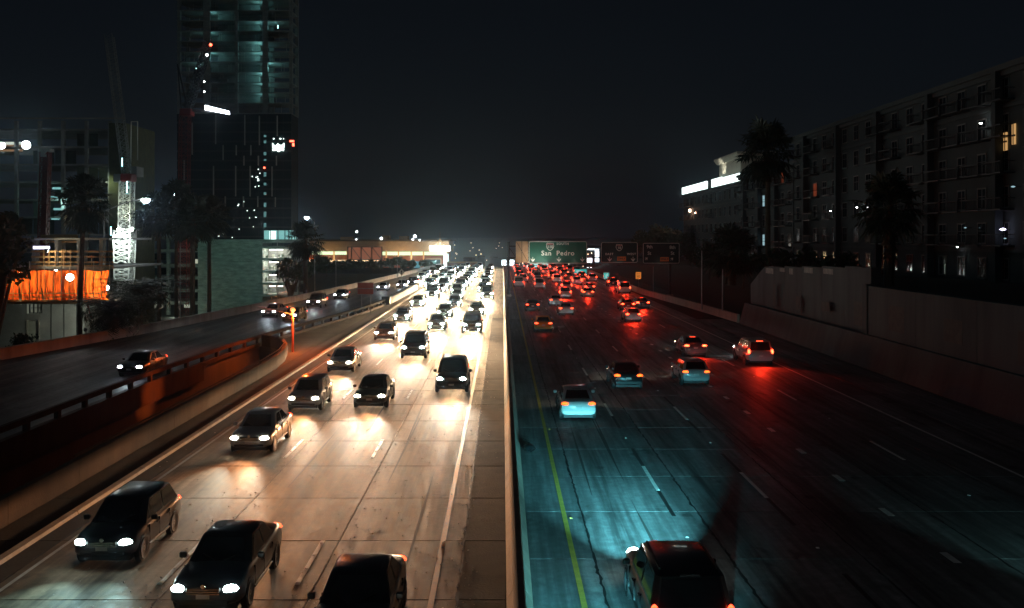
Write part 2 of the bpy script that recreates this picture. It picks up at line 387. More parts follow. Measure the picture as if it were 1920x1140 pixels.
def polyline_wall(name, pts, h, tk, mt, parent, z0=-.05, step=6.0, joint=.02, pname='wall_panel'):
    # pts: list of (x,y); panels of about step metres follow the line
    P_ = [Vector((x,y,0)) for x,y in pts]
    for a, b in zip(P_, P_[1:]):
        L_ = (b-a).length; n = max(1, round(L_/step)); t_ = (b-a)/n; nn = Vector((-(b-a).y,(b-a).x,0)).normalized()*tk/2; e_ = (b-a).normalized()*joint/2
        for i in range(n):
            p, q = a+t_*i+e_, a+t_*(i+1)-e_; z = zg((p.y+q.y)/2)
            s = MB(); prof = [(-1,0),(-1,h*.97),(-.8,h),(.8,h),(1,h*.97),(1,0)]
            s.loft([[p+nn*u+Vector((0,0,z0+z+v)) for u,v in prof],[q+nn*u+Vector((0,0,z0+z+v)) for u,v in prof]])
            s.build(pname, mt, parent)
tb = thing('trench_barrier', 'low concrete barrier edging the sunken ramp, curving round at its far end', 'barrier', (-16,20,0))
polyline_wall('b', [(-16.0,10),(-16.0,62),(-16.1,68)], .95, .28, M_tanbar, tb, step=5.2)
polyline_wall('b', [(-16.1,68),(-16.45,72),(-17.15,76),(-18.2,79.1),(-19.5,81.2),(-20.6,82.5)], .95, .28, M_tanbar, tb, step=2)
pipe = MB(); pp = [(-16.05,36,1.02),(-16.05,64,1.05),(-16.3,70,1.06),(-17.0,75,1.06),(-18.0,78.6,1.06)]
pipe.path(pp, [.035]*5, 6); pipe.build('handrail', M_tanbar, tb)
ck = thing('curb', 'low pale concrete curb along the outer edge of the oncoming lanes', 'curb', (-14.3,20,0))
for k in range(46):
    y = 14+6*k
    if 22 < y < 27 or 56 < y < 60: pass
    MB().loft([[(-14.42,y,-.03),(-14.1,y,-.03),(-14.16,y,.1),(-14.38,y,.12)],[(-14.42,y+5.96,-.03),(-14.1,y+5.96,-.03),(-14.16,y+5.96,.1),(-14.38,y+5.96,.12)]]).build('curb_stone', M_barrier, ck)
# ramp railing: posts, beam, base curb
rl = thing('ramp_railing', 'concrete post and beam railing along the near edge of the ramp', 'railing', (-22.2,20,0))
prev = None; y = 20.0; L_posts = []
while y < 168:
    x = ramp_r(y)-.05; L_posts.append((x,y)); y += 3.1
for (xa,ya),(xb,yb) in zip(L_posts, L_posts[1:]):
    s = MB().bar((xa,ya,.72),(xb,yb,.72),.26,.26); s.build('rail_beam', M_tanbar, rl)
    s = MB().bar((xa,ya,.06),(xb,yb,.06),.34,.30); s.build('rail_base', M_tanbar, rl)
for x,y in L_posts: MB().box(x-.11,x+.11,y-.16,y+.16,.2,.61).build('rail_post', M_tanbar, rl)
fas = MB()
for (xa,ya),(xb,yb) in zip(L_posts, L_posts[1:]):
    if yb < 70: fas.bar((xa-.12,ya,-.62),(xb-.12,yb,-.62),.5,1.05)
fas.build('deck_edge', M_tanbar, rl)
lb = thing('ramp_wall', 'weathered concrete parapet along the far side of the ramp', 'parapet', (-40,20,0))
polyline_wall('p', [(ramp_l(y)-.15,y) for y in (14,30,40,50,60,73,84,94,107,120,135,151,165,180,205,230,260,300)], .95, .3, M_wall, lb, step=5.5)
gb = thing('gore_barrier', 'short pale concrete barrier at the tip where ramp and freeway meet', 'barrier', (-15.7,134,0))
polyline_wall('gbp', [(-15.75,134),(-15.6,150),(-15.4,172)], 1.0, .45, mat('clean pale concrete', (.55,.53,.48), .8, .2, 1.5), gb, step=6)
MB().box(-16.6,-15.5,132.2,133.6,-.03,1.15).build('end_block', M_darksteel, gb, bevel=.08)
# right side
rb = thing('outer_barrier', 'low concrete barrier along the right-hand shoulder beyond the tall wall', 'barrier', (25.5,105,0))
polyline_wall('rbp', [(25.65,104.4),(24.6,128),(22.9,156),(22.6,200),(22.6,260),(22.6,300)], .95, .3, M_barrier, rb, step=6)
M_panel = mat('dark streaked concrete', (.105,.132,.140), .9, .45, .35, .25, 6, spec=.2, streak=.85)
rw = thing('retaining_wall', 'tall panelled concrete retaining wall with a slanted end beside the right shoulder', 'wall', (27,104,0))
ya = 104.0
MB().poly([(26.9,104,0),(26.9,97,0),(26.9,97,6.3),(26.9,98.6,6.2),(26.9,104,4.2)]).mesh([(26.9,104,0),(27.6,104,0),(27.6,104,4.2),(26.9,104,4.2)],[(0,1,2,3)]).poly([(27.6,104,0),(27.6,97,0),(27.6,97,6.3),(27.6,98.6,6.2),(27.6,104,4.2)]).mesh([(26.9,104,4.2),(27.6,104,4.2),(27.6,98.6,6.2),(26.9,98.6,6.2)],[(0,1,2,3)]).build('end_panel', M_panel, rw)
y = 97.0
while y > 70:
    MB().box(26.9,27.6,y-5.36,y,-.1,6.35+(97-y)*.03).build('wall_panel', M_panel, rw); y -= 5.4
nw = thing('retaining_wall', 'long low-topped concrete retaining wall filling the right foreground', 'wall', (26.4,60,0))
y = 69.6
while y > 18:
    MB().box(26.5,27.1,y-7.96,y,-.1,5.7).build('wall_panel', M_panel, nw); y -= 8.0
MB().box(26.4,27.15,69.6,70.4,-.1,5.82).build('pilaster', M_panel, nw)
bb = thing('foot_barrier', 'thick concrete base barrier running along the foot of the right wall', 'barrier', (25.9,60,0))
y = 103.8
while y > 18:
    MB().loft([[(25.6,y-5.98,-.05),(26.48,y-5.98,-.05),(26.48,y-5.98,2.2),(26.2,y-5.98,2.2)],[(25.6,y,-.05),(26.48,y,-.05),(26.48,y,2.2),(26.2,y,2.2)]]).build('base_segment', M_panel, bb); y -= 6.0
for px, w_, y0, y1 in ((1436,14,502,512),(1462,9,502,509),(1480,7,503,514),(1508,16,501,511),(1544,18,503,513)):
    d0 = 26.9*F/(px-VX); d1 = 26.9*F/(px+w_-VX); MB().box(26.885,26.9,d1,d0,H-(y1-VY)/F*d0,H-(y0-VY)/F*d0).build('painted_patch', mat('pale overpaint', (.34,.36,.35), .9, .4, 2), rw)
for i in range(9):
    y_ = 30+8*i+random.uniform(-2,2); h_ = random.uniform(.6,1.5); w_ = random.uniform(.8,2.6)
    MB().box(26.488,26.5,y_,y_+w_,random.uniform(2.3,3.2),3.2+h_).build('painted_patch', mat('dark overpaint', (.10,.105,.10), .9, .4, 2), nw)
# ------------------------------------------------------------------ cars
M_paint = mat('car paint', (.5,.5,.5), .28, objcol=True, coat=.6, spec=.5)
M_glass = mat('car glass', (.010,.012,.014), .06, spec=.7)
M_tyre = mat('tyre rubber', (.014,.014,.014), .8)
M_rim = mat('alloy rim', (.35,.35,.36), .35, metal=.9)
M_trim = mat('black plastic trim', (.015,.015,.016), .55)
M_chrome = mat('chrome', (.5,.5,.5), .15, metal=1)
M_plate = mat('licence plate', (.6,.6,.58), .5)
M_hl = glow('headlamp lens', (.80,1.0,.94), 60)
M_hlf = glow('far headlamp lens', (.84,1.0,.92), 420)
M_hlw = glow('warm headlamp lens', (1.0,.88,.66), 55)
M_hlv = glow('violet headlamp lens', (.86,.84,1.0), 36)
M_tl = glow('tail lamp lens', (1.0,.055,.018), 7.0)
M_tb = glow('brake lamp lens', (1.0,.05,.016), 16)
M_amb = glow('amber tail lamp lens', (1.0,.095,.012), 5.0)

CARS = {}
def car_proto(kind):
    if kind in CARS: return CARS[kind]
    K = dict(
      sedan=dict(L=4.7,W=1.82, top=[.80,.97,1.03,1.02,.97,.94,.94,.93,.88,.80,.72,.62], cab=(-1.72,1.08,-.95,.30,.94,1.45), hw=(.90,.69)),
      hatch=dict(L=4.2,W=1.78, top=[.85,1.0,1.04,1.02,.98,.97,.97,.96,.92,.84,.75,.62], cab=(-1.98,1.10,-1.55,.32,.96,1.52), hw=(.91,.72)),
      suv=dict(L=4.8,W=1.94, top=[.85,1.05,1.12,1.12,1.1,1.08,1.08,1.07,1.03,.98,.9,.7], cab=(-2.22,1.05,-2.0,.38,1.06,1.78), hw=(.93,.77)),
      van=dict(L=5.1,W=1.98, top=[.8,1.05,1.12,1.12,1.1,1.08,1.08,1.08,1.04,.98,.88,.65], cab=(-2.45,1.75,-2.36,.95,1.06,2.0), hw=(.94,.82)),
      pickup=dict(L=5.4,W=1.98, top=[.9,1.08,1.10,1.10,1.08,1.08,1.10,1.10,1.08,1.04,.98,.75], cab=(-.75,1.15,-.60,.50,1.08,1.84), hw=(.92,.76)))[kind]
    L, W = K['L'], K['W']; w2 = W/2; s = L/4.7; tall = kind in ('suv','van','pickup'); wr = .37 if tall else .325
    yst = [-2.35,-2.28,-2.0,-1.4,-.9,0,.9,1.3,1.8,2.12,2.28,2.35]; wf = [.84,.93,.98,1,1,1,1,1,.985,.94,.86,.76]
    zb = [.44,.33,.27,.24,.22,.21,.21,.23,.26,.30,.34,.42]
    if tall: zb = [z+.08 for z in zb]
    rings = []
    for y, f, b, tp in zip(yst, wf, zb, K['top']):
        w_ = w2*f; h = tp-b; half = [(.0,b),(.72*w_,b),(.93*w_,b+.06),(w_*.99,b+.25*h),(w_,b+.5*h),(.975*w_,b+.75*h),(.93*w_,b+.9*h),(.84*w_,tp-.01),(.5*w_,tp+.015),(0,tp+.025)]
        rings.append([(x,y*s,z) for x,z in half]+[(-x,y*s,z) for x,z in half[-2:0:-1]])
    body = MB().loft(rings)
    if kind == 'pickup':
        pass
    P = []
    P.append(('body', body.data('body', M_paint, smooth=True), None, (0,0,0)))
    yb, yf, rb_, rf, zb_, zr = K['cab']; hb, hr = K['hw'][0]*w2, K['hw'][1]*w2
    B = lambda sx, y, z, wd: Vector((sx*wd, y, z))
    lv = []
    for fr in (0,.25,.5,.75,.93,1.0):
        k = fr if fr < .93 else fr; y0 = yb+(rb_-yb)*k; y1 = yf+(rf-yf)*k; wd = hb+(hr-hb)*k; z = zb_-.06+(zr-zb_+.06)*fr
        if fr == 1.0: y0 += .10; y1 -= .12; wd -= .10; z += .025
        c = .10
        lv.append([(-wd+c,y0,z),(wd-c,y0,z),(wd,y0+c,z),(wd,y1-c*1.5,z),(wd-c*1.6,y1,z),(-wd+c*1.6,y1,z),(-wd,y1-c*1.5,z),(-wd,y0+c,z)])
    P.append(('cabin', MB().loft(lv).data('cabin', M_paint, smooth=True), None, (0,0,0)))
    ci = len(P)-1
    def pane(name, a, b, c, d, off):       # a,b bottom; c,d top
        n = (b-a).cross(d-a).normalized()
        if n.dot(off) < 0: n = -n
        n *= .014; return MB().poly([a+n,b+n,c+n,d+n]).data(name, M_glass)
    def mixp(y0,y1,f): return y0+(y1-y0)*f
    z0 = zb_+.04; f0 = .14; f1 = .88
    def pt(sx, end, f, inset):
        wd = (hb+(hr-hb)*f)-inset; y = mixp(yf,rf,f) if end else mixp(yb,rb_,f); return Vector((sx*wd, y, zb_-.06+(zr-zb_+.06)*f))
    P.append(('windshield', pane('windshield', pt(-1,1,f0,.17), pt(1,1,f0,.17), pt(1,1,f1,.17), pt(-1,1,f1,.17), Vector((0,1,.5))), ci, (0,0,0)))
    P.append(('rear_window', pane('rear_window', pt(-1,0,f0,.14), pt(1,0,f0,.14), pt(1,0,f1,.14), pt(-1,0,f1,.14), Vector((0,-1,.5))), ci, (0,0,0)))
    for sx in (-1,1):
        def sp(fy, f):                     # a point on the side glass plane
            y0 = mixp(yb,rb_,f)+.16; y1 = mixp(yf,rf,f)-.24; wd = hb+(hr-hb)*f; return Vector((sx*wd, mixp(y0,y1,fy), zb_-.06+(zr-zb_+.06)*f))
        cuts = [(0,.47),(.53,1)] if kind != 'van' else [(0,.3),(.34,.66),(.70,1)]
        if kind == 'pickup': cuts = [(0,.4),(.47,1)]
        for a, b in cuts:
            P.append(('side_window', pane('side_window', sp(a,f0), sp(b,f0), sp(b,f1), sp(a,f1), Vector((sx,0,.3))), ci, (0,0,0)))
    # wheels
    ax = (1.42*s, -1.38*s)
    ub = MB()
    for y in ax:
        for sx in (-1,1):
            ub.lathe([(0,sx*.012+sx*w2*.985),(wr*1.2,sx*.012+sx*w2*.985),(wr*1.2,sx*(w2-.15)),(0,sx*(w2-.15))], 16, (0,y,wr), 'x')
    ub.box(-w2*.8,w2*.8,-2.1*s,2.1*s,.16 if not tall else .24,.34)
    P.append(('underbody', ub.data('underbody', M_trim), None, (0,0,0)))
    tyre = MB().lathe([(wr*.62,-.10),(wr*.93,-.11),(wr,-.08),(wr,.08),(wr*.93,.11),(wr*.62,.10)], 18, axis='x').data('wheel', M_tyre, smooth=True)
    rim = MB().lathe([(0,.085),(wr*.18,.09),(wr*.58,.055),(wr*.64,.10)], 15, axis='x').data('rim', M_rim, smooth=True)
    rimm = MB().lathe([(0,-.085),(wr*.18,-.09),(wr*.58,-.055),(wr*.64,-.10)], 15, axis='x').data('rim', M_rim, smooth=True)
    for y in ax:
        for sx in (-1,1):
            P.append(('wheel', tyre, None, (sx*(w2-.09), y, wr))); P.append(('rim', rim if sx > 0 else rimm, len(P)-1, (0,0,0)))
    # lamps
    hz = .70 if not tall else .88; tz = .88 if not tall else 1.02
    def blob(cx, cy, cz, a, b, c, mt, nm, sk=0.0):
        m = MB(); rg = []
        for k in range(7):
            t_ = -1+2*k/6; r_ = math.sqrt(max(0,1-(abs(t_)**2.6)))*.98+.02
            rg.append([(cx+a*t_, cy+b*r_*math.cos(q*math.pi/5)+sk*a*t_, cz+c*r_*math.sin(q*math.pi/5)*(1-.25*abs(t_))) for q in range(10)])
        return m.loft(rg).data(nm, mt, smooth=True)
    for sx in (-1,1):
        P.append(('headlight', blob(sx*w2*.70, 2.23*s, hz, .19, .10, .105, M_hl, 'headlight', -.22*sx), None, (0,0,0)))
        if tall: P.append(('taillight', blob(sx*w2*.86, -2.24*s, tz, .10, .10, .20, M_tl, 'taillight', .1*sx), None, (0,0,0)))
        else: P.append(('taillight', blob(sx*w2*.74, -2.26*s, tz, .20, .09, .10, M_tl, 'taillight', .2*sx), None, (0,0,0)))
        P.append(('mirror', MB().box(sx*(w2+.01),sx*(w2+.19),yf-.42,yf-.30,zb_+.02,zb_+.17).data('mirror', M_paint, bevel=.03), None, (0,0,0)))
    P.append(('brake_light', MB().box(-.22,.22,rb_-.02,rb_+.06,zr-.05,zr-.01).data('brake_light', M_tl), None, (0,0,0)))
    P.append(('grille', MB().box(-.42,.42,2.25*s,2.352*s,hz-.13,hz+.06).data('grille', M_trim, bevel=.03), None, (0,0,0)))
    P.append(('bumper_intake', MB().box(-.62,.62,2.28*s,2.365*s,.36,.48).data('bumper_intake', M_trim, bevel=.03), None, (0,0,0)))
    P.append(('licence_plate', MB().box(-.16,.16,2.352*s,2.372*s,.50,.60).data('licence_plate', M_plate), None, (0,0,0)))
    P.append(('licence_plate', MB().box(-.16,.16,-2.37*s,-2.345*s,.66,.78).data('licence_plate', M_plate), None, (0,0,0)))
    P.append(('rear_bumper', MB().box(-w2*.86,w2*.86,-2.39*s,-2.25*s,.38,.58).data('rear_bumper', M_paint, bevel=.05, seg=2), None, (0,0,0)))
    for sx in (-1,1):
        for y_ in (.92*s if kind != 'van' else 1.5, .02, -.95*s):
            P.append(('door_seam', MB().box(sx*w2*.955,sx*w2*1.0025,y_-.008,y_+.008,.36,zb_-.10).data('door_seam', M_trim), 0, (0,0,0)))
        for y_ in (.18, -.78*s):
            P.append(('door_handle', MB().box(sx*w2*.97,sx*(w2+.022),y_-.09,y_+.09,zb_-.20,zb_-.165).data('door_handle', M_chrome, bevel=.008), 0, (0,0,0)))
        P.append(('sill_trim', MB().box(sx*w2*.93,sx*w2*1.004,-.95*s,.95*s,.27 if not tall else .35,.34 if not tall else .44).data('sill_trim', M_trim, bevel=.02), 0, (0,0,0)))
        P.append(('wiper', MB().bar(pt(sx*.12,1,.13,0)+Vector((0,.03,.02)), pt(sx*.62,1,.36,0)+Vector((0,.03,.02)),.018,.018).data('wiper', M_trim), ci, (0,0,0)))
        P.append(('fog_or_fill_lamp', MB().lathe([(0,.02),(.05,.02),(.06,0),(.06,-.05)],10).data('fog_or_fill_lamp', M_chrome), 0, (sx*w2*.66,2.27*s,.44)))
    for k in range(3): P.append(('grille_bar', MB().box(-.40,.40,2.345*s,2.362*s,hz-.10+.055*k,hz-.085+.055*k).data('grille_bar', M_chrome), 0, (0,0,0)))
    P.append(('badge', MB().lathe([(0,.012),(.055,.01),(.06,0)],12).data('badge', M_chrome), 0, (0,2.345*s,hz+.09)))
    for sx in (-1,1): P.append(('seat_headrest', MB().box(sx*.36-.12,sx*.36+.12,-.15,-.03,zr-.42,zr-.22).data('seat_headrest', M_trim, bevel=.03), ci, (0,0,0)))
    if kind in ('suv','van'):
        for sx in (-1,1): P.append(('roof_rail', MB().bar((sx*hr*.86,rb_+.2,zr+.05),(sx*hr*.86,rf-.25,zr+.05),.04,.04).data('roof_rail', M_trim), None, (0,0,0)))
    if kind == 'pickup':
        P.append(('cargo_bed', MB().box(-w2*.80,w2*.80,-2.2*s,-.85,1.08,1.135).data('cargo_bed', M_trim), None, (0,0,0)))
        for sx in (-1,1): P.append(('bed_rail', MB().box(sx*w2*.80,sx*w2*.97,-2.25*s,-.80,1.02,1.20).data('bed_rail', M_paint, bevel=.03), None, (0,0,0)))
    CARS[kind] = (P, K, hz, tz); return CARS[kind]

LD = {}
def low_beam_pattern(d, s0, ex, leak):
    """a dipped-beam lamp: cut off at lamp height, strongest just below it, weaker towards the bumper"""
    d.use_nodes = True; t = d.node_tree; em = next(n for n in t.nodes if n.type == 'EMISSION')
    g = t.nodes.new('ShaderNodeNewGeometry'); sp = t.nodes.new('ShaderNodeSeparateXYZ'); t.links.new(g.outputs['Incoming'], sp.inputs[0])
    def m(op, a, b):
        n = t.nodes.new('ShaderNodeMath'); n.operation = op
        for i, v in enumerate((a, b)):
            if isinstance(v, (int, float)): n.inputs[i].default_value = v
            else: t.links.new(v, n.inputs[i])
        return n.outputs[0]
    dn = m('MULTIPLY', sp.outputs['Z'], -1.0)
    f = m('POWER', m('DIVIDE', s0, m('MAXIMUM', dn, s0)), ex)
    mr = t.nodes.new('ShaderNodeMapRange'); mr.interpolation_type = 'SMOOTHSTEP'; t.links.new(dn, mr.inputs[0])
    mr.inputs[1].default_value = -.012; mr.inputs[2].default_value = .022; mr.inputs[3].default_value = leak; mr.inputs[4].default_value = 1.0
    t.links.new(m('MULTIPLY', f, mr.outputs[0]), em.inputs['Strength'])
def ldata(key, kind, e, c, size, ang=None, blend=1.0, pat=None):
    if key not in LD:
        d = bpy.data.lights.new(key, kind); d.energy = e; d.color = c; d.shadow_soft_size = size
        if kind == 'SPOT': d.spot_size = R(ang); d.spot_blend = blend
        if pat: low_beam_pattern(d, *pat)
        LD[key] = d
    return LD[key]
WARM = (1.0,.41,.155)
def put_car(kind, label, x, y, toward, color, beam=None, tail='tail', group=None, violet=False, yaw=0.0, name='car'):
    """beam: None | 'warm' | 'full' | 'teal' | 'low'; y is the distance of the end that faces the camera"""
    P, K, hz, tz = car_proto(kind); L = K['L']; s = L/4.7
    root = thing(name, label, {'van':'van','pickup':'pickup truck','suv':'car'}.get(kind,'car'), (x, y+L/2, zg(y+L/2)), (math.pi if toward else 0)+yaw, group)
    objs = []
    DETAIL = ('door_seam','door_handle','sill_trim','wiper','fog_or_fill_lamp','grille_bar','badge','seat_headrest','bumper_intake')
    for nm, me, pi, loc in P:
        if y > 125 and nm in DETAIL and not (beam == 'far' and nm == 'fog_or_fill_lamp'): objs.append(None); continue
        o = link(nm, me, objs[pi] if pi is not None else root, loc); o.color = (*color, 1); objs.append(o)
        mt = None
        if nm == 'headlight': mt = M_hlv if violet else (M_hlf if beam == 'far' else (M_hlw if (int(x*37)+int(y)) % 3 == 0 else None))
        if nm == 'fog_or_fill_lamp' and beam == 'far': mt = M_hl; o.scale = (2.0,2.0,2.0); o.rotation_euler = (R(-90),0,0)  # far cars carry added glowing discs that fill their dark fronts
        elif nm == 'fog_or_fill_lamp': o.rotation_euler = (R(-90),0,0)
        elif nm == 'badge': o.rotation_euler = (R(-90),0,0)
        if nm == 'taillight' and tail == 'brake': mt = M_tb
        if nm == 'taillight' and tail == 'amber': mt = M_amb
        if nm == 'brake_light' and tail in ('tail','amber'): mt = M_trim
        if mt: o.material_slots[0].link = 'OBJECT'; o.material_slots[0].material = mt
    fy = 2.45*s
    if beam:
        if beam == 'far':
            lamp('headlight_beam', 'SPOT', root, (0,fy,hz), 0, data=ldata('far beam','SPOT',50000,(1.0,.64,.345),.12,48,1,(.05,1.3,.006)), rot=(R(90-4),0,0))
        elif beam == 'teal':
            for sx in (-1,1): lamp('headlight_beam', 'SPOT', root, (sx*.62,fy,hz), 0, data=ldata('teal beam','SPOT',21000,(.14,.68,.80),.06,44,1,(.10,1.3,.002)), rot=(R(90-6),0,0))
        elif beam == 'cool':
            for sx in (-1,1): lamp('headlight_beam', 'SPOT', root, (sx*.62,fy,hz), 0, data=ldata('cool beam','SPOT',3600,(.52,.92,.90),.06,70,1,(.055,1.3,.004)), rot=(R(90-6),0,0))
        elif beam == 'tealdim':
            lamp('headlight_beam', 'SPOT', root, (-.5,fy,hz), 0, data=ldata('teal dim beam','SPOT',1500,(.30,.80,.82),.06,40,1,(.12,1.2,.002)), rot=(R(90-6),0,0))
        elif beam == 'dim':
            lamp('headlight_beam', 'SPOT', root, (0,fy,hz), 0, data=ldata('dim beam','SPOT',700,(.8,.95,1.0),.08,75,1,(.05,1.3,.005)), rot=(R(90-6),0,0))
        else:
            for sx in (-1,1): lamp('headlight_beam', 'SPOT', root, (sx*.62,fy,hz), 0, data=ldata('low beam','SPOT',3200,(1.0,1.0,.80),.06,34,1,(.09,1.2,.004)), rot=(R(90-5),0,0))
            lamp('headlight_beam', 'SPOT', root, (0,fy,hz), 0, data=ldata('spill beam','SPOT',9500,WARM,.1,76,1,(.035,1.25,.004)), rot=(R(90-8),0,0))
    if tail == 'brake': lamp('taillight_glow', 'SPOT', root, (0,-2.45*s,tz), 0, data=ldata('brake glow','SPOT',620,(1,.028,.009),.15,110), rot=(R(-90+32),0,0))
    elif tail == 'tail' and not toward: lamp('taillight_glow', 'SPOT', root, (0,-2.45*s,tz), 0, data=ldata('tail glow','SPOT',22,(1,.05,.02),.15,110), rot=(R(-90+32),0,0))
    return root

BLK=(.012,.013,.015); GRY=(.10,.105,.11); SIL=(.38,.39,.40); WHT=(.72,.72,.70); NAVY=(.02,.035,.07); RED=(.25,.02,.015); YEL=(.80,.36,.03); TAN=(.28,.23,.17); GRN=(.05,.09,.08)
def hl(px, py): d = F*(H-.72)/(py-VY); return (px-VX)/F*d, d
def tl(px, py): d = F*(H-.9)/(py-VY); return (px-VX)/F*d, d
ON = 'oncoming cars'
for kind, px, py, c, beam, lab in (
  ('hatch',190,1018,BLK,'cool','dark car in the bottom left corner, outer oncoming lane'),
  ('sedan',380,1106,BLK,'full','dark car cut by the bottom edge, in the middle oncoming lane'),
  ('sedan',466,822,SIL,'full','silver sedan alone ahead of the bottom corner car, outer oncoming lane'),
  ('hatch',568,747,SIL,'full','silver hatchback, second along the outer oncoming lane behind the lone sedan'),
  ('sedan',692,743,BLK,'full','black sedan in the middle oncoming lane level with the silver hatchback'),
  ('suv',846,716,BLK,'full','big black sport utility vehicle in the oncoming lane beside the median'),
  ('sedan',636,680,WHT,'full','white sedan beside the orange-lit gore, outer oncoming lane'),
  ('suv',774,656,GRY,'full','grey sport utility vehicle behind the black sedan, middle oncoming lane'),
  ('sedan',719,624,TAN,'full','tan sedan following the white sedan in the outer oncoming lane'),
  ('hatch',818,607,SIL,'far','silver hatchback two places behind the black sedan, middle oncoming lane'),
  ('suv',884,612,GRY,'far','grey sport utility vehicle next behind the big black one beside the median'),
  ('sedan',752,592,SIL,'far','silver sedan fifth along the outer oncoming lane'),
  ('hatch',833,585,GRY,'far','grey hatchback fourth along the middle oncoming lane'),
  ('sedan',893,580,TAN,'far','tan sedan third along the oncoming lane beside the median'),
  ('sedan',781,566,WHT,'far','white sedan sixth along the outer oncoming lane, near the pale gore barrier'),
  ('hatch',851,567,NAVY,'far','bluish hatchback fifth along the middle oncoming lane'),
  ('van',913,553,TAN,'far','tall tan van against the glare in the oncoming lane beside the median')):
    x, d = hl(px, py)
    put_car(kind, lab, x, d, True, c, beam, tail='tail', group=ON)
put_car('sedan', 'dark roof of a car leaving the bottom edge beside the median, oncoming', -3.35, 20.3, True, BLK, 'full', group=ON)

fr = random.Random(21)
CN = {BLK:'black',GRY:'grey',SIL:'silver',WHT:'white',TAN:'tan',NAVY:'navy',RED:'red'}; KN = dict(sedan='sedan',hatch='hatchback',suv='sport utility vehicle',van='van',pickup='pickup truck')
LN = {-3.5:'lane beside the median',-7.1:'second lane from the median',-10.9:'third lane from the median',-13.4:'fourth lane from the median',-17.5:'merging from the ramp',3.9:'first lane',7.5:'second lane',11.1:'third lane',14.8:'fourth lane',18.4:'outermost lane'}
kinds = ['sedan','sedan','hatch','suv','suv','van','pickup']; cols = [BLK,GRY,SIL,WHT,TAN,NAVY,GRY,SIL,RED]
for xl, y0, y1, stp in ((-3.5,162,292,12.5),(-7.1,142,292,12),(-10.9,146,290,12.5),(-13.4,176,288,14),(-17.5,205,285,17)):
    y = y0
    while y < y1:
        kd, cc = fr.choice(kinds), fr.choice(cols); put_car(kd, 'far %s %s in the packed oncoming queue, %s' % (CN[cc], KN[kd], LN[xl]), xl+fr.uniform(-.4,.4), y, True, cc, 'far', group='far oncoming queue')
        y += stp*fr.uniform(.8,1.25)
# same way as the camera looks
AW = 'cars driving away'
put_car('suv', 'dark sport utility vehicle leaving the bottom edge right of the median', 4.15, 20.8, False, BLK, 'teal', 'tail', AW)
put_car('sedan', 'car just under the bridge in the first lane right of the median', 2.95, 10.5, False, BLK, 'teal', 'tail', AW)
put_car('sedan', 'car out of the frame at lower right whose beam crosses the outer lanes', 15.8, 17.0, False, BLK, 'tealdim', 'tail', AW)
for kind, px, py, c, tail, beam, lab in (
  ('sedan',1085,757,WHT,'amber','dim','white sedan with amber tail lights in the lane right of the median'),
  ('sedan',1179,704,BLK,'amber','dim','black sedan with orange tail lights, second lane right of the median'),
  ('hatch',1306,697,SIL,'amber','dim','silver hatchback behind the braking car, third lane right of the median'),
  ('sedan',1305,648,GRY,'brake','dim','grey car with glaring red brake lights, fourth lane from the median'),
  ('suv',1427,663,SIL,'brake','dim','silver car braking in the outermost lane by the right shoulder'),
  ('sedan',1019,606,YEL,'tail','dim','yellow taxi in the lane right of the median'),
  ('hatch',1188,589,WHT,'brake','dim','white hatchback with red glow below the exit signs, fourth lane from the median'),
  ('sedan',1178,570,RED,'brake','dim','red-lit car just ahead of the white hatchback in the fourth lane'),
  ('sedan',1206,567,GRY,'brake','dim','grey car braking near the outer barrier, right of the red-lit car'),
  ('sedan',1062,578,WHT,'tail','dim','white sedan diagonally ahead of the yellow taxi'),
  ('sedan',999,571,BLK,'tail','dim','black sedan directly ahead of the yellow taxi'),
  ('sedan',1043,562,SIL,'tail','dim','silver sedan directly ahead of the white one, second lane'),
  ('suv',1060,549,WHT,'brake','dim','white sport utility vehicle braking in the third lane, nearer of two'),
  ('sedan',1103,547,TAN,'brake','dim','tan sedan braking beside the white sport utility vehicle'),
  ('suv',1063,536,SIL,'brake','dim','silver sport utility vehicle under the green sign, braking hard'),
  ('sedan',1106,537,GRY,'brake','dim','grey sedan braking under the gap between the first two signs'),
  ('suv',1150,529,BLK,'brake','dim','dark sport utility vehicle braking under the second sign'),
  ('van',1172,541,WHT,'brake','dim','white van with red brake lights by the orange advisory sign'),
  ('van',1012,533,WHT,'tail','dim','white van under the left end of the green sign'),
  ('van',973,530,WHT,'tail','dim','white van hugging the median under the sign back')):
    x, d = tl(px, py); put_car(kind, lab, x, d, False, c, beam, tail, AW)
for xl, y0, y1, stp in ((3.9,196,290,14),(7.5,192,290,13),(11.1,196,290,13),(14.8,186,290,14),(18.4,200,285,20)):
    y = y0
    while y < y1:
        kd, cc, tt = fr.choice(kinds), fr.choice(cols), fr.choice(['brake','brake','tail']); put_car(kd, 'far %s %s in the %s queue below the signs, %s' % (CN[cc], KN[kd], 'braking' if tt == 'brake' else 'red-lit', LN[xl]), xl+fr.uniform(-.4,.4), y, False, cc, None, tt, 'far red queue')
        y += stp*fr.uniform(.8,1.25)
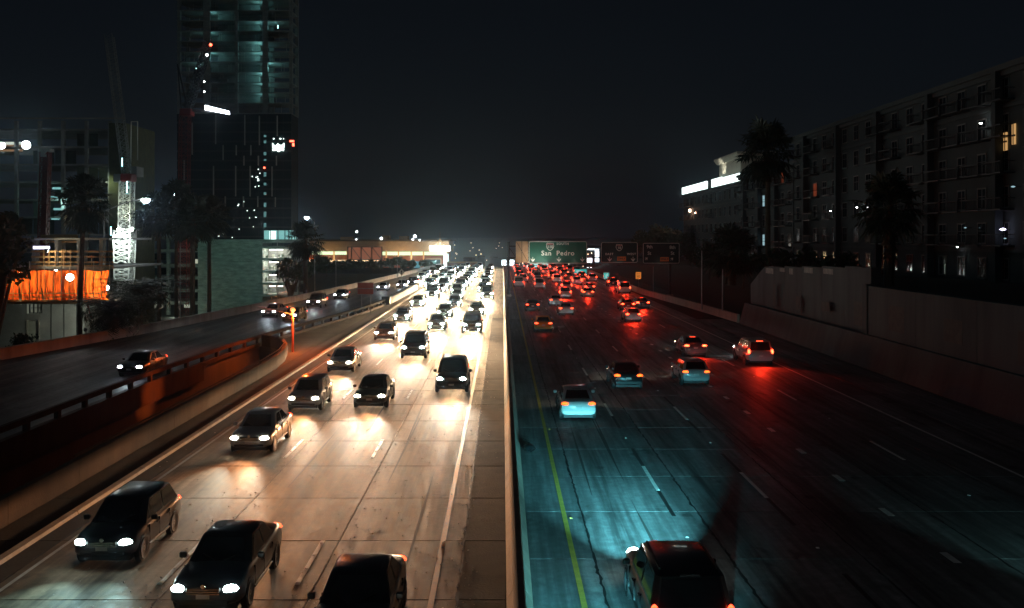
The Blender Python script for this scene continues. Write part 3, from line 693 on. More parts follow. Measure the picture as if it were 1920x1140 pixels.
# on the ramp
RP = 'cars on the ramp'
for kind, px, py, c, lab in (
  ('sedan',243,688,BLK,'dark car alone on the ramp above the orange-lit wall'),
  ('sedan',506,584,GRY,'grey car on the ramp, left of the pair behind the orange lamp post'),
  ('hatch',545,591,BLK,'dark hatchback on the ramp, right of the pair behind the orange lamp post'),
  ('suv',588,568,BLK,'dark sport utility vehicle on the ramp behind the pair'),
  ('sedan',636,553,GRY,'grey sedan on the ramp left of the rust-red sign board'),
  ('sedan',716,538,SIL,'silver sedan on the ramp right of the rust-red sign board'),
  ('hatch',752,534,BLK,'dark hatchback at the top of the ramp under the diamond sign'),
  ('suv',772,530,GRY,'grey sport utility vehicle at the top of the ramp')):
    x, d = hl(px, py); slope = math.atan2(ramp_r(d+8)-ramp_r(d-8), 16)*.8
    put_car(kind, lab, x, d, True, c, 'dim', 'tail', RP, True, -slope)
# ------------------------------------------------------------------ left: construction site, tower, cranes, palms
M_conc = mat('raw concrete', (.30,.31,.29), .88, .32, .45, .2, 5)
M_greenconc = mat('board-marked concrete', (.27,.32,.285), .9, .55, .6, .35, 4, streak=-2.0)
M_timber = mat('formwork timber', (.42,.25,.11), .75, .35, 2.5)
M_whitesteel = mat('white painted steel', (.72,.74,.70), .5, .15, 2)
M_redsteel = mat('red painted steel', (.22,.022,.015), .5, .25, 2)
M_scaf = mat('scaffold tube', (.5,.47,.40), .5, .2, 3, metal=.3)
M_dglass = mat('dark curtain glass', (.012,.02,.022), .12, spec=.6)
M_fin = mat('pale facade fin', (.42,.42,.40), .6, .2, 1)
M_room = glow('lit room', (.75,.95,.86), 1.4)
M_roomw = glow('warm lit room', (1.0,.55,.22), 1.2)
M_tube = glow('cyan work tube', (.45,.95,1.0), 5)
M_bulb = glow('white work lamp', (.92,1.0,.98), 25)
M_redlamp = glow('red beacon', (1.0,.10,.05), 8)
M_net = bpy.data.materials.new('orange debris net'); M_net.use_nodes = True
t = M_net.node_tree; b = t.nodes['Principled BSDF']; b.inputs['Base Color'].default_value = (.85,.14,.02,1); b.inputs['Roughness'].default_value = .7
tr = t.nodes.new('ShaderNodeBsdfTranslucent'); tr.inputs[0].default_value = (.95,.20,.03,1); mxs = t.nodes.new('ShaderNodeMixShader'); mxs.inputs[0].default_value = .55
gg = t.nodes.new('ShaderNodeNewGeometry'); nn_ = t.nodes.new('ShaderNodeTexNoise'); nn_.inputs['Scale'].default_value = 1.6; mp = t.nodes.new('ShaderNodeMapping'); mp.inputs['Scale'].default_value = (3,1,.35)
t.links.new(gg.outputs['Position'], mp.inputs[0]); t.links.new(mp.outputs[0], nn_.inputs['Vector'])
cr = t.nodes.new('ShaderNodeValToRGB'); cr.color_ramp.elements[0].color = (.45,.06,.01,1); cr.color_ramp.elements[0].position = .35; cr.color_ramp.elements[1].color = (.95,.20,.03,1); cr.color_ramp.elements[1].position = .65
t.links.new(nn_.outputs['Fac'], cr.inputs[0]); t.links.new(cr.outputs[0], b.inputs['Base Color']); t.links.new(cr.outputs[0], tr.inputs[0])
ou = t.nodes['Material Output']; t.links.new(b.outputs[0], mxs.inputs[1]); t.links.new(tr.outputs[0], mxs.inputs[2]); t.links.new(mxs.outputs[0], ou.inputs[0])

def pxbox(mb, x0, x1, y0, y1, d, depth):      # photo rectangle at distance d, depth metres deep
    a = PX(x0, y1, d); b = PX(x1, y0, d); mb.box(a.x, b.x, d, d+depth, a.z, b.z); return mb

# -- near site building with the orange net
D = 98.0
st = thing('construction_building', 'concrete shell under construction wrapped in orange debris netting, at far left', 'building', PX(105,640,D))
pxbox(MB(), -160, 49, 567, 768, D+.6, 14).build('wall', M_conc, st)
pxbox(MB(), 74, 158, 567, 768, D+.6, 14).build('wall', M_conc, st)
pxbox(MB(), 49, 74, 588, 600, D+.6, 14).build('wall', M_conc, st)
wn = pxbox(MB(), 49.5, 73.5, 567.5, 588, D+.75, .05).build('window', glow('dim lit pane', (.62,.66,.50), .16), st)
f_ = MB()
for x in (50,57.5,65.5,73): f_.box(PX(x,0,D).x-.04, PX(x,0,D).x+.04, D+.55, D+.74, PX(0,588,D).z, PX(0,567.5,D).z)
for y in (568,578,587.5): f_.box(PX(50,0,D).x, PX(73,0,D).x, D+.57, D+.73, PX(0,y,D).z-.04, PX(0,y,D).z+.04)
f_.build('frame', M_darksteel, wn)
dr = pxbox(MB(), 51, 72, 601, 768, D+.75, .06).build('door', mat('pale site door', (.42,.44,.36), .7, .2, 2), st)
pxbox(MB(), 49, 51, 600, 645, D+.52, .3).build('door_frame', M_scaf, dr); pxbox(MB(), 72, 74, 600, 645, D+.52, .3).build('door_frame', M_scaf, dr)
for px in (95,119,143): pxbox(MB(), px, px+1.2, 568, 640, D+.56, .1).build('wall_joint', M_seal, st)
pxbox(MB(), -160, 212, 564, 568, D-1.2, 16).build('floor_slab', M_conc, st)
pxbox(MB(), -160, 214, 500, 504, D+.3, 14).build('floor_slab', M_conc, st)
pxbox(MB(), -160, 205, 446, 450, D+2, 12).build('floor_slab', M_conc, st)
for px in range(-150, 215, 42): pxbox(MB(), px, px+7, 450, 568, D+4, .8).build('column', M_conc, st)
# netting: hanging folded sheet in bays
rn = random.Random(3)
x = -52.0-8
X1 = PX(213,0,D).x; ztop, zbot = PX(0,506,D).z, PX(0,563,D).z
bays = [x+i*(X1-x)/9 for i in range(10)]
for i in range(9):
    n, m = 14, 8; vs = []; fs = []; ph = rn.random()*6; sag = rn.uniform(.1,.35)
    for j in range(m+1):
        for k in range(n+1):
            u = k/n; v = j/m; xx = bays[i]+(bays[i+1]-bays[i])*u+.12*math.sin(ph+v*3)*v
            zz = ztop-(ztop-zbot)*v-sag*(1-v)*4*u*(1-u)*.25
            yy = D-1.0-.35*math.sin(math.pi*v)*(1+.4*math.sin(ph*2))+(.16*math.sin(u*17+ph+v*2.2)+.10*math.sin(u*31+ph*3))*(.25+v)
            vs.append((xx,yy,zz))
    for j in range(m):
        for k in range(n): a = j*(n+1)+k; fs.append((a,a+1,a+n+2,a+n+1))
    nb = MB().mesh(vs,fs).build('net_panel', M_net, st, smooth=True)
for px in range(-20, 216, 15): 
    lean = rn.uniform(-1.5,1.5); a = PX(px,572,D-1.5); b_ = PX(px+lean,490 if px%2 else 500,D-1.5); b_.y = D-1.5
    MB().tube(a,b_,.045,n=6).build('scaffold_post', M_scaf, st)
for y in (550,557,563): MB().tube(PX(-30,y,D-1.55),PX(211,y,D-1.55),.04,n=6).build('guard_rail', M_scaf, st)
pxbox(MB(), -160, 212, 565.5, 570, D-1.9, 1.0).build('deck_plank', M_timber, st)
for px in range(-20, 216, 9):
    pxbox(MB(), px, px+6, 566, 568, D-1.98, .06).build('toe_board', M_timber, st)
# upper timber deck with rails
for y in (470,480,490,497): 
    for x0 in range(58, 204, 26): pxbox(MB(), x0, x0+24, y, y+3.2, D+1.0, .08).build('formwork_plank', M_timber, st)
for px in (82,92,104,116,120,132,172,187,191,197): MB().tube(PX(px,505,D+.8),PX(px,468 if px<170 else 478,D+.8),.05,n=6).build('scaffold_post', M_timber, st)
pxbox(MB(), 76, 146, 440, 446, D+5, .1).build('formwork_plank', M_timber, st); pxbox(MB(), 80, 146, 452, 455, D+5, .1).build('formwork_plank', M_timber, st)
MB().tube(PX(163,567,D-1),PX(172,597,D-2.5),.09,n=6).build('raking_prop', M_redsteel, st)
def worklamp(label, p, to, e, c, ang, parent=None, r=.18, group='work lamps'):
    o = thing('work_lamp', label, 'lamp', p, 0, group)
    dv = (Vector(to)-Vector(p)).normalized(); p = Vector(p)
    MB().tube(p-dv*.30, p, r*.55, r*1.1, 10).build('housing', M_darksteel, o)
    MB().tube(p+dv*.01, p+dv*.05, r*1.0, r*.9, 10).build('lens', M_bulb, o)
    MB().bar(p-dv*.2-Vector((0,0,.5)), p-dv*.2, .06).build('bracket', M_darksteel, o)
    l = lamp('beam','SPOT',o,dv*.12,e,c,.15,None,ang,.6); aim(l,p,to); return o
worklamp('white floodlight glaring in front of the orange netting', PX(131,520,D-2.4), PX(200,620,30), 120, (1,.95,.85), 160, r=.36)
worklamp('floodlight inside the right end of the orange netting', PX(199,540,D+1.2), PX(190,530,D-1), 1500, (1,.72,.4), 160, r=.30)
worklamp('floodlight behind the left run of orange netting', PX(40,509,D+2.0), PX(40,512,D-1), 1300, (1,.70,.4), 165)
worklamp('floodlight behind the middle run of orange netting', PX(105,509,D+2.0), PX(105,512,D-1), 900, (1,.70,.4), 165)
worklamp('ground lamp washing the bare wall below the netting', PX(160,618,D-3.5), PX(122,612,D+1), 420, (.95,1,.8), 80)
worklamp('deck lamp over the timber formwork', PX(88,470,D-.6), PX(130,490,D+2), 220, (1,.8,.5), 150)
pxbox(MB(), 62, 91, 461.5, 467, D+1.5, .3).build('site_lamp_strip', glow('violet site lamp', (.75,.72,1.0), 2.5), st)

# -- taller frame behind it
D2 = 175.0
fb = thing('concrete_frame', 'unlit concrete building frame with open floors behind the orange-netted site', 'building', PX(100,560,D2))
z_ = 0.0; k = 0; ztop2 = PX(0,226,D2).z; xa, xb = PX(-90,0,D2).x, PX(205,0,D2).x
M_dimnet = mat('grey-green scaffold mesh', (.10,.12,.10), .9, .4, .8)
while z_ < ztop2+.1:
    MB().box(xa, xb, D2, D2+16, z_, z_+.3).build('floor_slab', M_conc, fb); z_ += 3.2; k += 1
for px in range(-60, 206, 44): 
    c_ = PX(px,0,D2).x; MB().box(c_-.3,c_+.3,D2+.3,D2+.9,-8,ztop2).build('column', M_conc, fb)
for i in range(7):
    for j in range(9):
        if rn.random() < .55:
            x0 = xa+(xb-xa)*i/7; MB().box(x0+.1, x0+(xb-xa)/7-.1, D2+5, D2+5.1, .35+3.2*j, 3.15+3.2*j).build('partition', M_dimnet, fb)
MB().box(xb+.15, xb+3.2, D2-.5, D2+14, -8, ztop2-.5).build('side_scaffold_mesh', mat('olive scaffold mesh', (.07,.075,.03), .9, .5, 1.0), fb)
for j, zz in enumerate([ztop2+.35]): MB().bar((xa,D2-.4,zz),(xb+3,D2-.4,zz),.5,.25).build('parapet', M_conc, fb)
for px, py, wpx in ((92,342,16),(98,353,40),(92,370,15),(100,392,14),(118,400,3),(118,420,3),(96,410,16)):
    pxbox(MB(), px, px+wpx, py-2, py+2, D2+2, .2).build('lit_strip', glow('cyan lit strip', (.35,.85,.85), .55), fb)
pxbox(MB(), -10, 42, 266, 284, D2+3, .2).build('lit_room', glow('ochre lit room', (.9,.55,.30), .22), fb)
pxbox(MB(), -10, 40, 266, 271, D2+2.6, .2).build('ceiling_light', glow('pale ceiling light', (.75,.85,.75), .7), fb)
worklamp('round white floodlight high on the dark frame building', PX(49,272,D2-1), PX(60,290,120), 300, (.85,1,.92), 150, r=.75)
worklamp('round white floodlight at the left picture edge', PX(3,273,D2-1), PX(10,290,120), 200, (.85,1,.92), 150, r=.6)
worklamp('small lamp on the olive scaffold mesh', PX(197,340,D2-2.5), PX(206,360,D2+1), 260, (.8,1,.7), 140, r=.2)
worklamp('small lamp inside the dark frame building', PX(120,380,D2-1), PX(105,385,D2+4), 350, (.5,1,.95), 150, r=.2)
# red hoist mast
def lattice(mb, base, top, w_, bays, r=.05, w2=None):
    base = Vector(base); top = Vector(top); w2 = w2 or w_; ax = (top-base).normalized(); u = Vector((1,0,0)); u = (u-ax*u.dot(ax)).normalized(); v = ax.cross(u)
    def cr_(f): 
        c = base+(top-base)*f; hw = (w_+(w2-w_)*f)/2; return [c+u*hw*i+v*hw*j for i,j in ((-1,-1),(1,-1),(1,1),(-1,1))]
    for i in range(bays):
        a, b = cr_(i/bays), cr_((i+1)/bays)
        for k in range(4):
            mb.bar(a[k], b[k], r*2); mb.bar(a[k], a[(k+1)%4], r*1.2)
            mb.bar(a[k], b[(k+1)%4], r*1.1); mb.bar(a[(k+1)%4], b[k], r*1.1)
    return mb
D3 = 140.0
hm_ = thing('hoist_mast', 'dark red hoist mast standing behind the tree at far left', 'hoist', PX(84,560,D3))
lattice(MB(), PX(79,520,D3), PX(86,285,D3), 1.1, 16, .07).build('mast', M_redsteel, hm_)
MB().bar(PX(79,520,D3)+Vector((0,.3,0)), PX(86,285,D3)+Vector((0,.3,0)), .8).build('ladder_cage', M_redsteel, hm_)
pxbox(MB(), 71, 93, 278, 284, D3-.6, 1.4).build('head', M_whitesteel, hm_); pxbox(MB(), 76, 84, 284, 294, D3-.6, 1.2).build('winch', M_whitesteel, hm_)

# -- white tower crane
D4 = 150.0
ca = thing('tower_crane', 'white lattice tower crane with a brightly lit mast section', 'crane', PX(234,560,D4))
lattice(MB(), PX(233,652,D4), PX(238,340,D4), 1.75, 26, .085).build('mast', M_whitesteel, ca)
lattice(MB(), PX(233,525,D4-.0), PX(234,432,D4), 2.15, 9, .12, 2.5).build('climbing_frame', M_whitesteel, ca)
pxbox(MB(), 221, 249, 428, 432, D4-1.3, 2.6).build('platform', M_whitesteel, ca)
pxbox(MB(), 225, 246, 325, 340, D4-1.2, 2.4).build('slewing_unit', M_redsteel, ca, bevel=.15)
pxbox(MB(), 212, 224, 326, 341, D4-1.0, 1.6).build('cab', mat('grey cab', (.12,.14,.16), .4), ca, bevel=.1)
jib_a, jib_b = PX(238,326,D4), PX(214,72,D4+12); jib_b.y = D4+10
lattice(MB(), jib_a, jib_b, 1.25, 26, .042).build('jib', mat('dull grey steel',(.22,.23,.22),.6,.2,2), ca)
MB().tube(PX(245,325,D4+1.5),PX(246,228,D4+3),.08,n=6).tube(PX(258,300,D4+5),PX(258,228,D4+3),.07,n=6).bar(PX(246,228,D4+3),PX(258,228,D4+3),.12).build('a_frame', M_whitesteel, ca)
pxbox(MB(), 246, 256, 312, 330, D4+1.5, 3).build('counterweight', M_conc, ca)
for px in (223,247): MB().lathe([(0,.28),(.2,.2),(.28,0),(.2,-.2),(0,-.28)],10,PX(px,430,D4-1.6)).build('mast_lamp', glow('mast lamp', (.9,1,.95), 40), ca)
tb_ = PX(238,372,D4-1.1); MB().tube(PX(238,340,D4-1.1),PX(238,362,D4-1.1),.07,n=6).build('tube_light', M_tube, ca)
MB().tube(PX(229,296,D4-1.1),PX(229,312,D4-1.1),.07,n=6).build('tube_light', M_tube, ca)
for px, py, to in ((222,426,(233,470)),(248,426,(234,470))):
    p = PX(px,py,D4-2.2); l = lamp('mast_flood','SPOT',ca,p-absloc(ca),5500,(.85,1.0,.92),.2,None,95,.8); aim(l,p,PX(to[0],to[1]+25,D4))
p = PX(236,428,D4-3.4); l = lamp('mast_flood','SPOT',ca,p-absloc(ca),1500,(.9,1.0,.8),.2,None,60,.8); aim(l,p,PX(236,380,D4))
p = PX(236,300,D4-4); l = lamp('mast_flood','SPOT',ca,p-absloc(ca),250,(.8,1.0,.95),.2,None,40,1); aim(l,p,PX(230,250,D4+3))
p = PX(228,190,D4-1); l = lamp('jib_flood','SPOT',ca,p-absloc(ca),160,(.8,.95,.95),.2,None,40,1); aim(l,p,PX(217,110,D4+9))
# cyan tubes around the mast
for i, (px, y0, y1) in enumerate(((222,391,424),(208,425,441),(214,455,473),(189,462,474))):
    o = MB().tube(PX(px,y0,D4+6),PX(px,y1,D4+6),.09,n=6).build('work_tube', M_tube, loc=PX(px,y1,D4+6))
    o.data.transform(Matrix.Translation(Vector((0,0,0)))); tag(o, ['upright cyan light tube beside the lit crane mast, topmost','short cyan light tube left of the lit crane mast','cyan light tube at the foot of the lit mast platform','small cyan light tube left of the street lamp pole'][i], 'light', 'cyan work tubes')

# -- second (red) crane in front of the tower
D5 = 205.0
cb = thing('tower_crane', 'red lattice luffing crane in front of the skyscraper shell', 'crane', PX(345,590,D5))
lattice(MB(), PX(343,595,D5), PX(347,216,D5), 1.9, 30, .05).build('mast', M_redsteel, cb)
pxbox(MB(), 336, 358, 203, 216, D5-1.2, 2.6).build('slewing_unit', M_redsteel, cb, bevel=.15)
jb = PX(392,78,D5+4); lattice(MB(), PX(352,204,D5), jb, 1.5, 20, .07).build('jib', M_darksteel, cb)
MB().bar(PX(352,204,D5),PX(333,120,D5),.3).bar(PX(333,120,D5),jb,.09).bar(PX(340,204,D5),PX(333,120,D5),.25).build('a_frame', M_darksteel, cb)
MB().bar(PX(345,206,D5),PX(432,212,D5+2),1.2,.5).build('counter_jib', M_darksteel, cb)
sgn = MB(); a = PX(384,197,D5-.9); b_ = PX(431,215,D5-.9)
sgn.loft([[a+Vector((0,0,0)),a+Vector((0,.15,0)),PX(384,206,D5-.9)+Vector((0,.15,0)),PX(384,206,D5-.9)],[PX(429,208,D5-.9),PX(429,208,D5-.9)+Vector((0,.15,0)),b_+Vector((0,.15,0)),b_]])
sgn.build('light_bar', glow('white light bar', (.86,.92,1.0), 9), cb)
for px, py, mt_, rr in ((395,84,M_redlamp,.34),(388,103,M_bulb,.26),(383,153,M_bulb,.15),(383,172,M_bulb,.15)):
    MB().lathe([(0,rr),(rr*.7,rr*.7),(rr,0),(rr*.7,-rr*.7),(0,-rr)],10,PX(px,py,D5-1.5 if py>120 else D5+2)).build('beacon', mt_, cb, smooth=True)
p = PX(350,430,D5-4); l = lamp('mast_flood','SPOT',cb,p-absloc(cb),500,(1,.7,.5),.2,None,90,1); aim(l,p,PX(345,500,D5))

# -- skyscraper shell
D6 = 280.0
tw = thing('skyscraper', 'tall dark skyscraper under construction with open upper floors', 'tower', PX(442,600,D6))
xa, xb = PX(331,0,D6).x, PX(546,0,D6).x; zc = PX(0,213,D6).z
z_ = zc; nf = 0
while z_ < 92:
    MB().box(xa, xb, D6, D6+10, z_, z_+.28).build('floor_slab', M_conc, tw); z_ += 3.0; nf += 1
for px, w_ in ((334,.9),(386,1.9),(442,.9),(496,1.5),(544.5,.9)):
    cx = PX(px,0,D6).x; MB().box(cx-w_/2, cx+w_/2, D6+.5, D6+1.6, zc, 92).build('column', M_conc, tw)
    MB().box(cx-w_/2, cx+w_/2, D6+8.5, D6+9.5, zc, 92).build('column', M_conc, tw)
MB().box(PX(400,0,D6).x, PX(480,0,D6).x, D6+5, D6+8, zc, 92).build('core_wall', M_conc, tw)
MB().box(xa+.1, xb-.1, D6+.4, D6+10, -9, zc-.05).build('lower_body', mat('tower spandrel', (.015,.018,.019), .6, .3, .4), tw)
ncol, nrow = 14, 16; pw = (xb-xa)/ncol; ph_ = (zc-1)/nrow
gp = MB().box(.06,pw-.06,0,.12,.45,ph_-.06).data('glass_panel', M_dglass)
for i in range(ncol):
    for j in range(nrow): link('glass_panel', gp, tw, Vector((xa+pw*i, D6+.25, 1+ph_*j))-absloc(tw))
for px, y0, y1 in ((458.6,215,272),(486,217,272),(519.5,217,255),(442.6,272,291),(470,272,291),(457,292,310),(484,292,310),(518,292,310),(441.6,311,368),(468.6,311,368),(509.7,312,368),(456,368,388),(483,368,388),(516,370,388),(404,215,270),(418,272,300),(400,311,368),(422,368,388),(360,230,290),(345,300,360)):
    pxbox(MB(), px-.9, px+.9, y0, y1, D6-.25, .4).build('facade_fin', M_fin, tw)
for y, h_ in ((255,4),(266,5),(288,6),(300,3),(327,8),(345,5),(363,5),(384,8),(402,10),(422,8)):
    pxbox(MB(), 494.5, 499, y-h_/2, y+h_/2, D6+.05, .15).build('lit_window', glow('cyan lit window', (.30,.75,.75), .28), tw)
crown = MB(); cz = lambda y: PX(0,y,D6).z; cx_ = lambda x: PX(x,0,D6).x
for poly in ([(511,277),(511,268),(514,272),(518,273),(521,269),(525,272),(529,272),(533,268),(533,277)], [(511,279),(533,279),(532,283),(527,282),(523,285),(518,282),(512,283)]):
    fr_ = [(cx_(x), D6-.3, cz(y)) for x,y in poly]; bk = [(x, D6-.05, z) for x,_,z in fr_]
    crown.loft([fr_, bk])
crown.build('rooftop_sign', glow('white lit sign', (.80,1.0,.92), 4), tw)
for px, py, w_ in ((512,260,2),(524,260,3),(531,260,1)): pxbox(MB(), px, px+w_, py-1, py+1, D6-.2, .15).build('lit_window', MATS['white lit sign'], tw)
pxbox(MB(), 543, 551, 263, 266, D6-.3, .2).build('red_lamp', M_redlamp, tw); pxbox(MB(), 548, 551.5, 268, 274, D6-.3, .2).build('red_lamp', M_redlamp, tw)
pxbox(MB(), 494, 497, 313, 316, D6-.3, .2).build('red_lamp', M_redlamp, tw)
for i in range(11):
    px, py = rn.uniform(472,492), rn.uniform(316,350); pxbox(MB(), px, px+1.3, py, py+1.6, D6-.2, .12).build('lit_window', MATS['white lit sign'], tw)
for i in range(26):
    px, py = rn.uniform(370,480), rn.uniform(375,448); pxbox(MB(), px, px+rn.choice([1,1.3,2]), py, py+1.4, D6-.2, .12).build('lit_window', MATS['white lit sign'], tw)
pxbox(MB(), 494, 548, 432, 453, D6-40, 6).build('lit_lobby', glow('cyan lit room', (.35,.85,.82), .55), tw)
for px in (494,507,521,534,541,547): pxbox(MB(), px-.6, px+.6, 432, 453, D6-40.4, .35).build('mullion', M_darksteel, tw)
pxbox(MB(), 505, 517, 433, 449, D6-40.3, .2).build('lit_screen', glow('bright lobby lamp', (.75,1,.95), 1.6), tw)
prop = MB().tube((0,0,0),(0,0,2.7),.06,n=5).data('shoring_prop', M_scaf)
for k in range(nf-1):
    for q in range(9): link('shoring_prop', prop, tw, Vector((rn.uniform(xa+.5,xb-.5), D6+rn.uniform(.6,5), zc+3.0*k+.29))-absloc(tw))
    if rn.random() < .6:
        x0 = rn.uniform(xa+1,xb-5); MB().box(x0,x0+rn.uniform(1.5,4),D6+3,D6+4.2,zc+3.0*k+.29,zc+3.0*k+rn.uniform(.9,2.0)).build('stored_stack', M_conc, tw)
    MB().bar((xa,D6+.15,zc+3.0*k+1.35),(xb,D6+.15,zc+3.0*k+1.35),.05).build('edge_cable', M_scaf, tw)
# work lights between the open floors
for px, py, e_ in ((497,16,900),(497,62,900),(496,98,1600),(497,118,1400),(497,137,1400),(505,152,2200),(505,170,1600),(505,188,1200),(388,28,900),(390,108,800),(386,68,700),(372,126,700),(524,60,300)):
    p = PX(px,py,D6+3.2); pf = (p.z-zc)%3.0; p.z += 1.6-pf
    MB().box(p.x-.06,p.x+.06,D6+1.2,D6+1.3,p.z-.5,p.z+.5).build('work_light', glow('teal work light', (.5,1,.95), 7), tw)
    lamp('work_light_glow','POINT',tw,Vector((p.x+(1.6 if px<450 or py%2 else -1.6),D6+2.2,p.z))-absloc(tw),e_*.10,(.32,.92,.95),.15)

# -- concrete podium / car park
D7 = 212.0
pk = thing('parking_structure', 'concrete parking structure with a broad blank wall and lit stair core', 'building', PX(430,600,D7))
w0 = PX(376,0,D7).x; w1 = PX(489,0,D7).x; zt = PX(0,455,D7).z; nrow = 8
for j in range(nrow):
    za = -8.5+(zt+8.5)*j/nrow; zb = -8.5+(zt+8.5)*(j+1)/nrow
    MB().box(w0, w1, D7, D7+10, za+.015, zb-.015).build('wall_lift', M_greenconc, pk)
pxbox(MB(), 374, 560, 449, 455, D7-.4, 12).build('roof_slab', M_greenconc, pk)
stx0, stx1 = PX(490,0,D7).x, PX(560,0,D7).x
for y in (466,488,511,534,556,575): pxbox(MB(), 489.3, 560, y-4, y, D7+.1, 10).build('floor_slab', M_greenconc, pk)
for px in (489.5,546,557): pxbox(MB(), px, px+2.5, 455, 602, D7+.05, 1.0).build('column', M_greenconc, pk)
for y0, y1, e_ in ((468,485,1),(491,508,1),(515,528,.6),(536,546,.25)):
    pxbox(MB(), 491, 545, y0-1, y1+3, D7+7, .2).build('back_wall', M_conc, pk)
    for q in range(9):
        px = 492+6*q+rn.uniform(-1,1); h_ = rn.uniform(4,12); 
        if rn.random() < .8: pxbox(MB(), px, px+rn.uniform(2.5,5.5), y1-h_, y1, D7+2+rn.random()*2, .3).build('stored_pallet', mat('pale pallet', (.6,.6,.52), .7, .3, 3), pk)
    p = PX(517,y0+2,D7+4); lamp('bay_light','POINT',pk,p-absloc(pk),900*e_,(1,.95,.82),.4)
    pxbox(MB(), 505, 530, y0, y0+1, D7+4, .3).build('bay_tube', glow('bay tube', (1,.97,.9), 6), pk)
for y in (446,470,498,521,545,568): pxbox(MB(), 280, 375, y-3, y+3, D7+.3, 10).build('floor_slab', M_greenconc, pk)
for px in (281,312,371): pxbox(MB(), px, px+5, 440, 600, D7, 1.0).build('column', M_greenconc, pk)
for y0 in (473,501,524,548): pxbox(MB(), 286, 312, y0+2, y0+14, D7+1.2, .1).build('infill_panel', M_dglass, pk)
for y0, px in ((575,290),(575,345),(430,350),(492,360)): pxbox(MB(), px, px+15, y0-6, y0+2, D7+4, .2).build('lit_bay', glow('dim white bay', (.8,.85,.65), .5), pk)
p = PX(330,590,D7-6); lamp('base_light','POINT',pk,p-absloc(pk),260,(.9,1,.8),.3)
worklamp('high floodlight washing the blank parking wall', PX(400,440,D7-26), PX(430,510,D7), 3000, (.36,1.0,.78), 75, r=.12)

# -- palms and trees
M_frond = mat('palm frond', (.025,.04,.018), .6, .3, 1.0); M_trunk = mat('palm trunk', (.10,.075,.05), .9, .35, 3)
M_dead = mat('dead frond skirt', (.10,.07,.04), .9, .3, 2); M_leaf = mat('dark leaf', (.035,.06,.025), .65, .4, .8)
def palm(label, base, h_, cr_, seed, tr_=.22, skirt=1.0, group='palms', name='fan_palm', lean=0.0):
    rg = random.Random(seed); base = Vector(base); o = thing(name, label, 'palm tree', base, 0, group)
    top = base+Vector((lean, 0, h_)); mid = base+Vector((lean*.3+rg.uniform(-.15,.15), 0, h_*.5))
    MB().path([base-Vector((0,0,1.2)), base+Vector((0,0,h_*.08)), mid, top], [tr_*1.5, tr_*1.1, tr_, tr_*.85], 8).build('trunk', M_trunk, o, smooth=True)
    c = MB()
    cr_ *= 1.45
    for i in range(95):
        az = rg.uniform(0,6.283); el = rg.uniform(-.9,1.4); L_ = cr_*rg.uniform(.35,.62)
        d_ = Vector((math.cos(az)*math.cos(el), math.sin(az)*math.cos(el), math.sin(el))); hub = top+d_*L_-Vector((0,0,.12*L_*(1-math.sin(el))))
        c.bar(top, hub, .035, .02)
        side = d_.cross(Vector((0,0,1))); side = side.normalized() if side.length > .01 else Vector((1,0,0)); upv = side.cross(d_)
        fl = cr_*rg.uniform(.38,.52); nb = 11
        for k in range(nb):
            a = (k/(nb-1)-.5)*3.6; dr_ = (d_*math.cos(a)+side*math.sin(a)); tip = hub+dr_*fl*(1-.18*abs(a))-Vector((0,0,fl*rg.uniform(.12,.42)))
            wv = dr_.cross(upv).normalized()*(.07*fl)
            mid_ = hub+dr_*fl*.55-Vector((0,0,fl*.05)); c.mesh([hub, mid_-wv, tip, mid_+wv], [(0,1,2,3)])
    c.build('crown', M_frond, o)
    if skirt:
        s_ = MB()
        for i in range(60):
            az = rg.uniform(0,6.283); zt_ = rg.uniform(0,skirt); r_ = tr_*1.2+rg.uniform(.1,.35)*cr_*.35; p0 = top-Vector((0,0,zt_*.9)); p1 = p0+Vector((math.cos(az)*r_, math.sin(az)*r_, -rg.uniform(.5,1.2)))
            sd = Vector((-math.sin(az), math.cos(az), 0))*.22; s_.mesh([p0-sd*.4,p0+sd*.4,p1+sd,p1-sd],[(0,1,2,3)])
        s_.build('dead_skirt', M_dead, o)
    return o
def gpt(px, d, z=0): p = PX(px,446,d); p.z = z; return p
def palm_px(label, px, ytop, d, cr_px, seed, basez=-8.0, **k):
    s_ = d/F; zt_ = H-(ytop-VY)*s_; return palm(label, (gpt(px,d).x, d, basez), zt_-basez, cr_px*s_, seed, **k)
palm_px('tall fan palm silhouetted before the orange netting', 150, 378, 92, 44, 1, skirt=2.2, tr_=.26, lean=.35)
palm_px('fan palm left of the red crane, first of three before the parking structure', 297, 402, 128, 38, 2, skirt=3.0, tr_=.3)
palm_px('fan palm right of the red crane mast, before the parking structure', 362, 410, 122, 40, 3, skirt=3.4, tr_=.34)
palm_px('thin fan palm between two others, just left of the red crane mast', 331, 380, 132, 36, 4, skirt=3.0, tr_=.24)
palm_px('broad dark palm at the edge of the blank parking wall', 392, 402, 140, 34, 5, skirt=2.6, tr_=.3)
palm_px('shaggy palm right of the lit stair core, under the white street lamp', 572, 448, 165, 30, 6, skirt=3.6, tr_=.4)
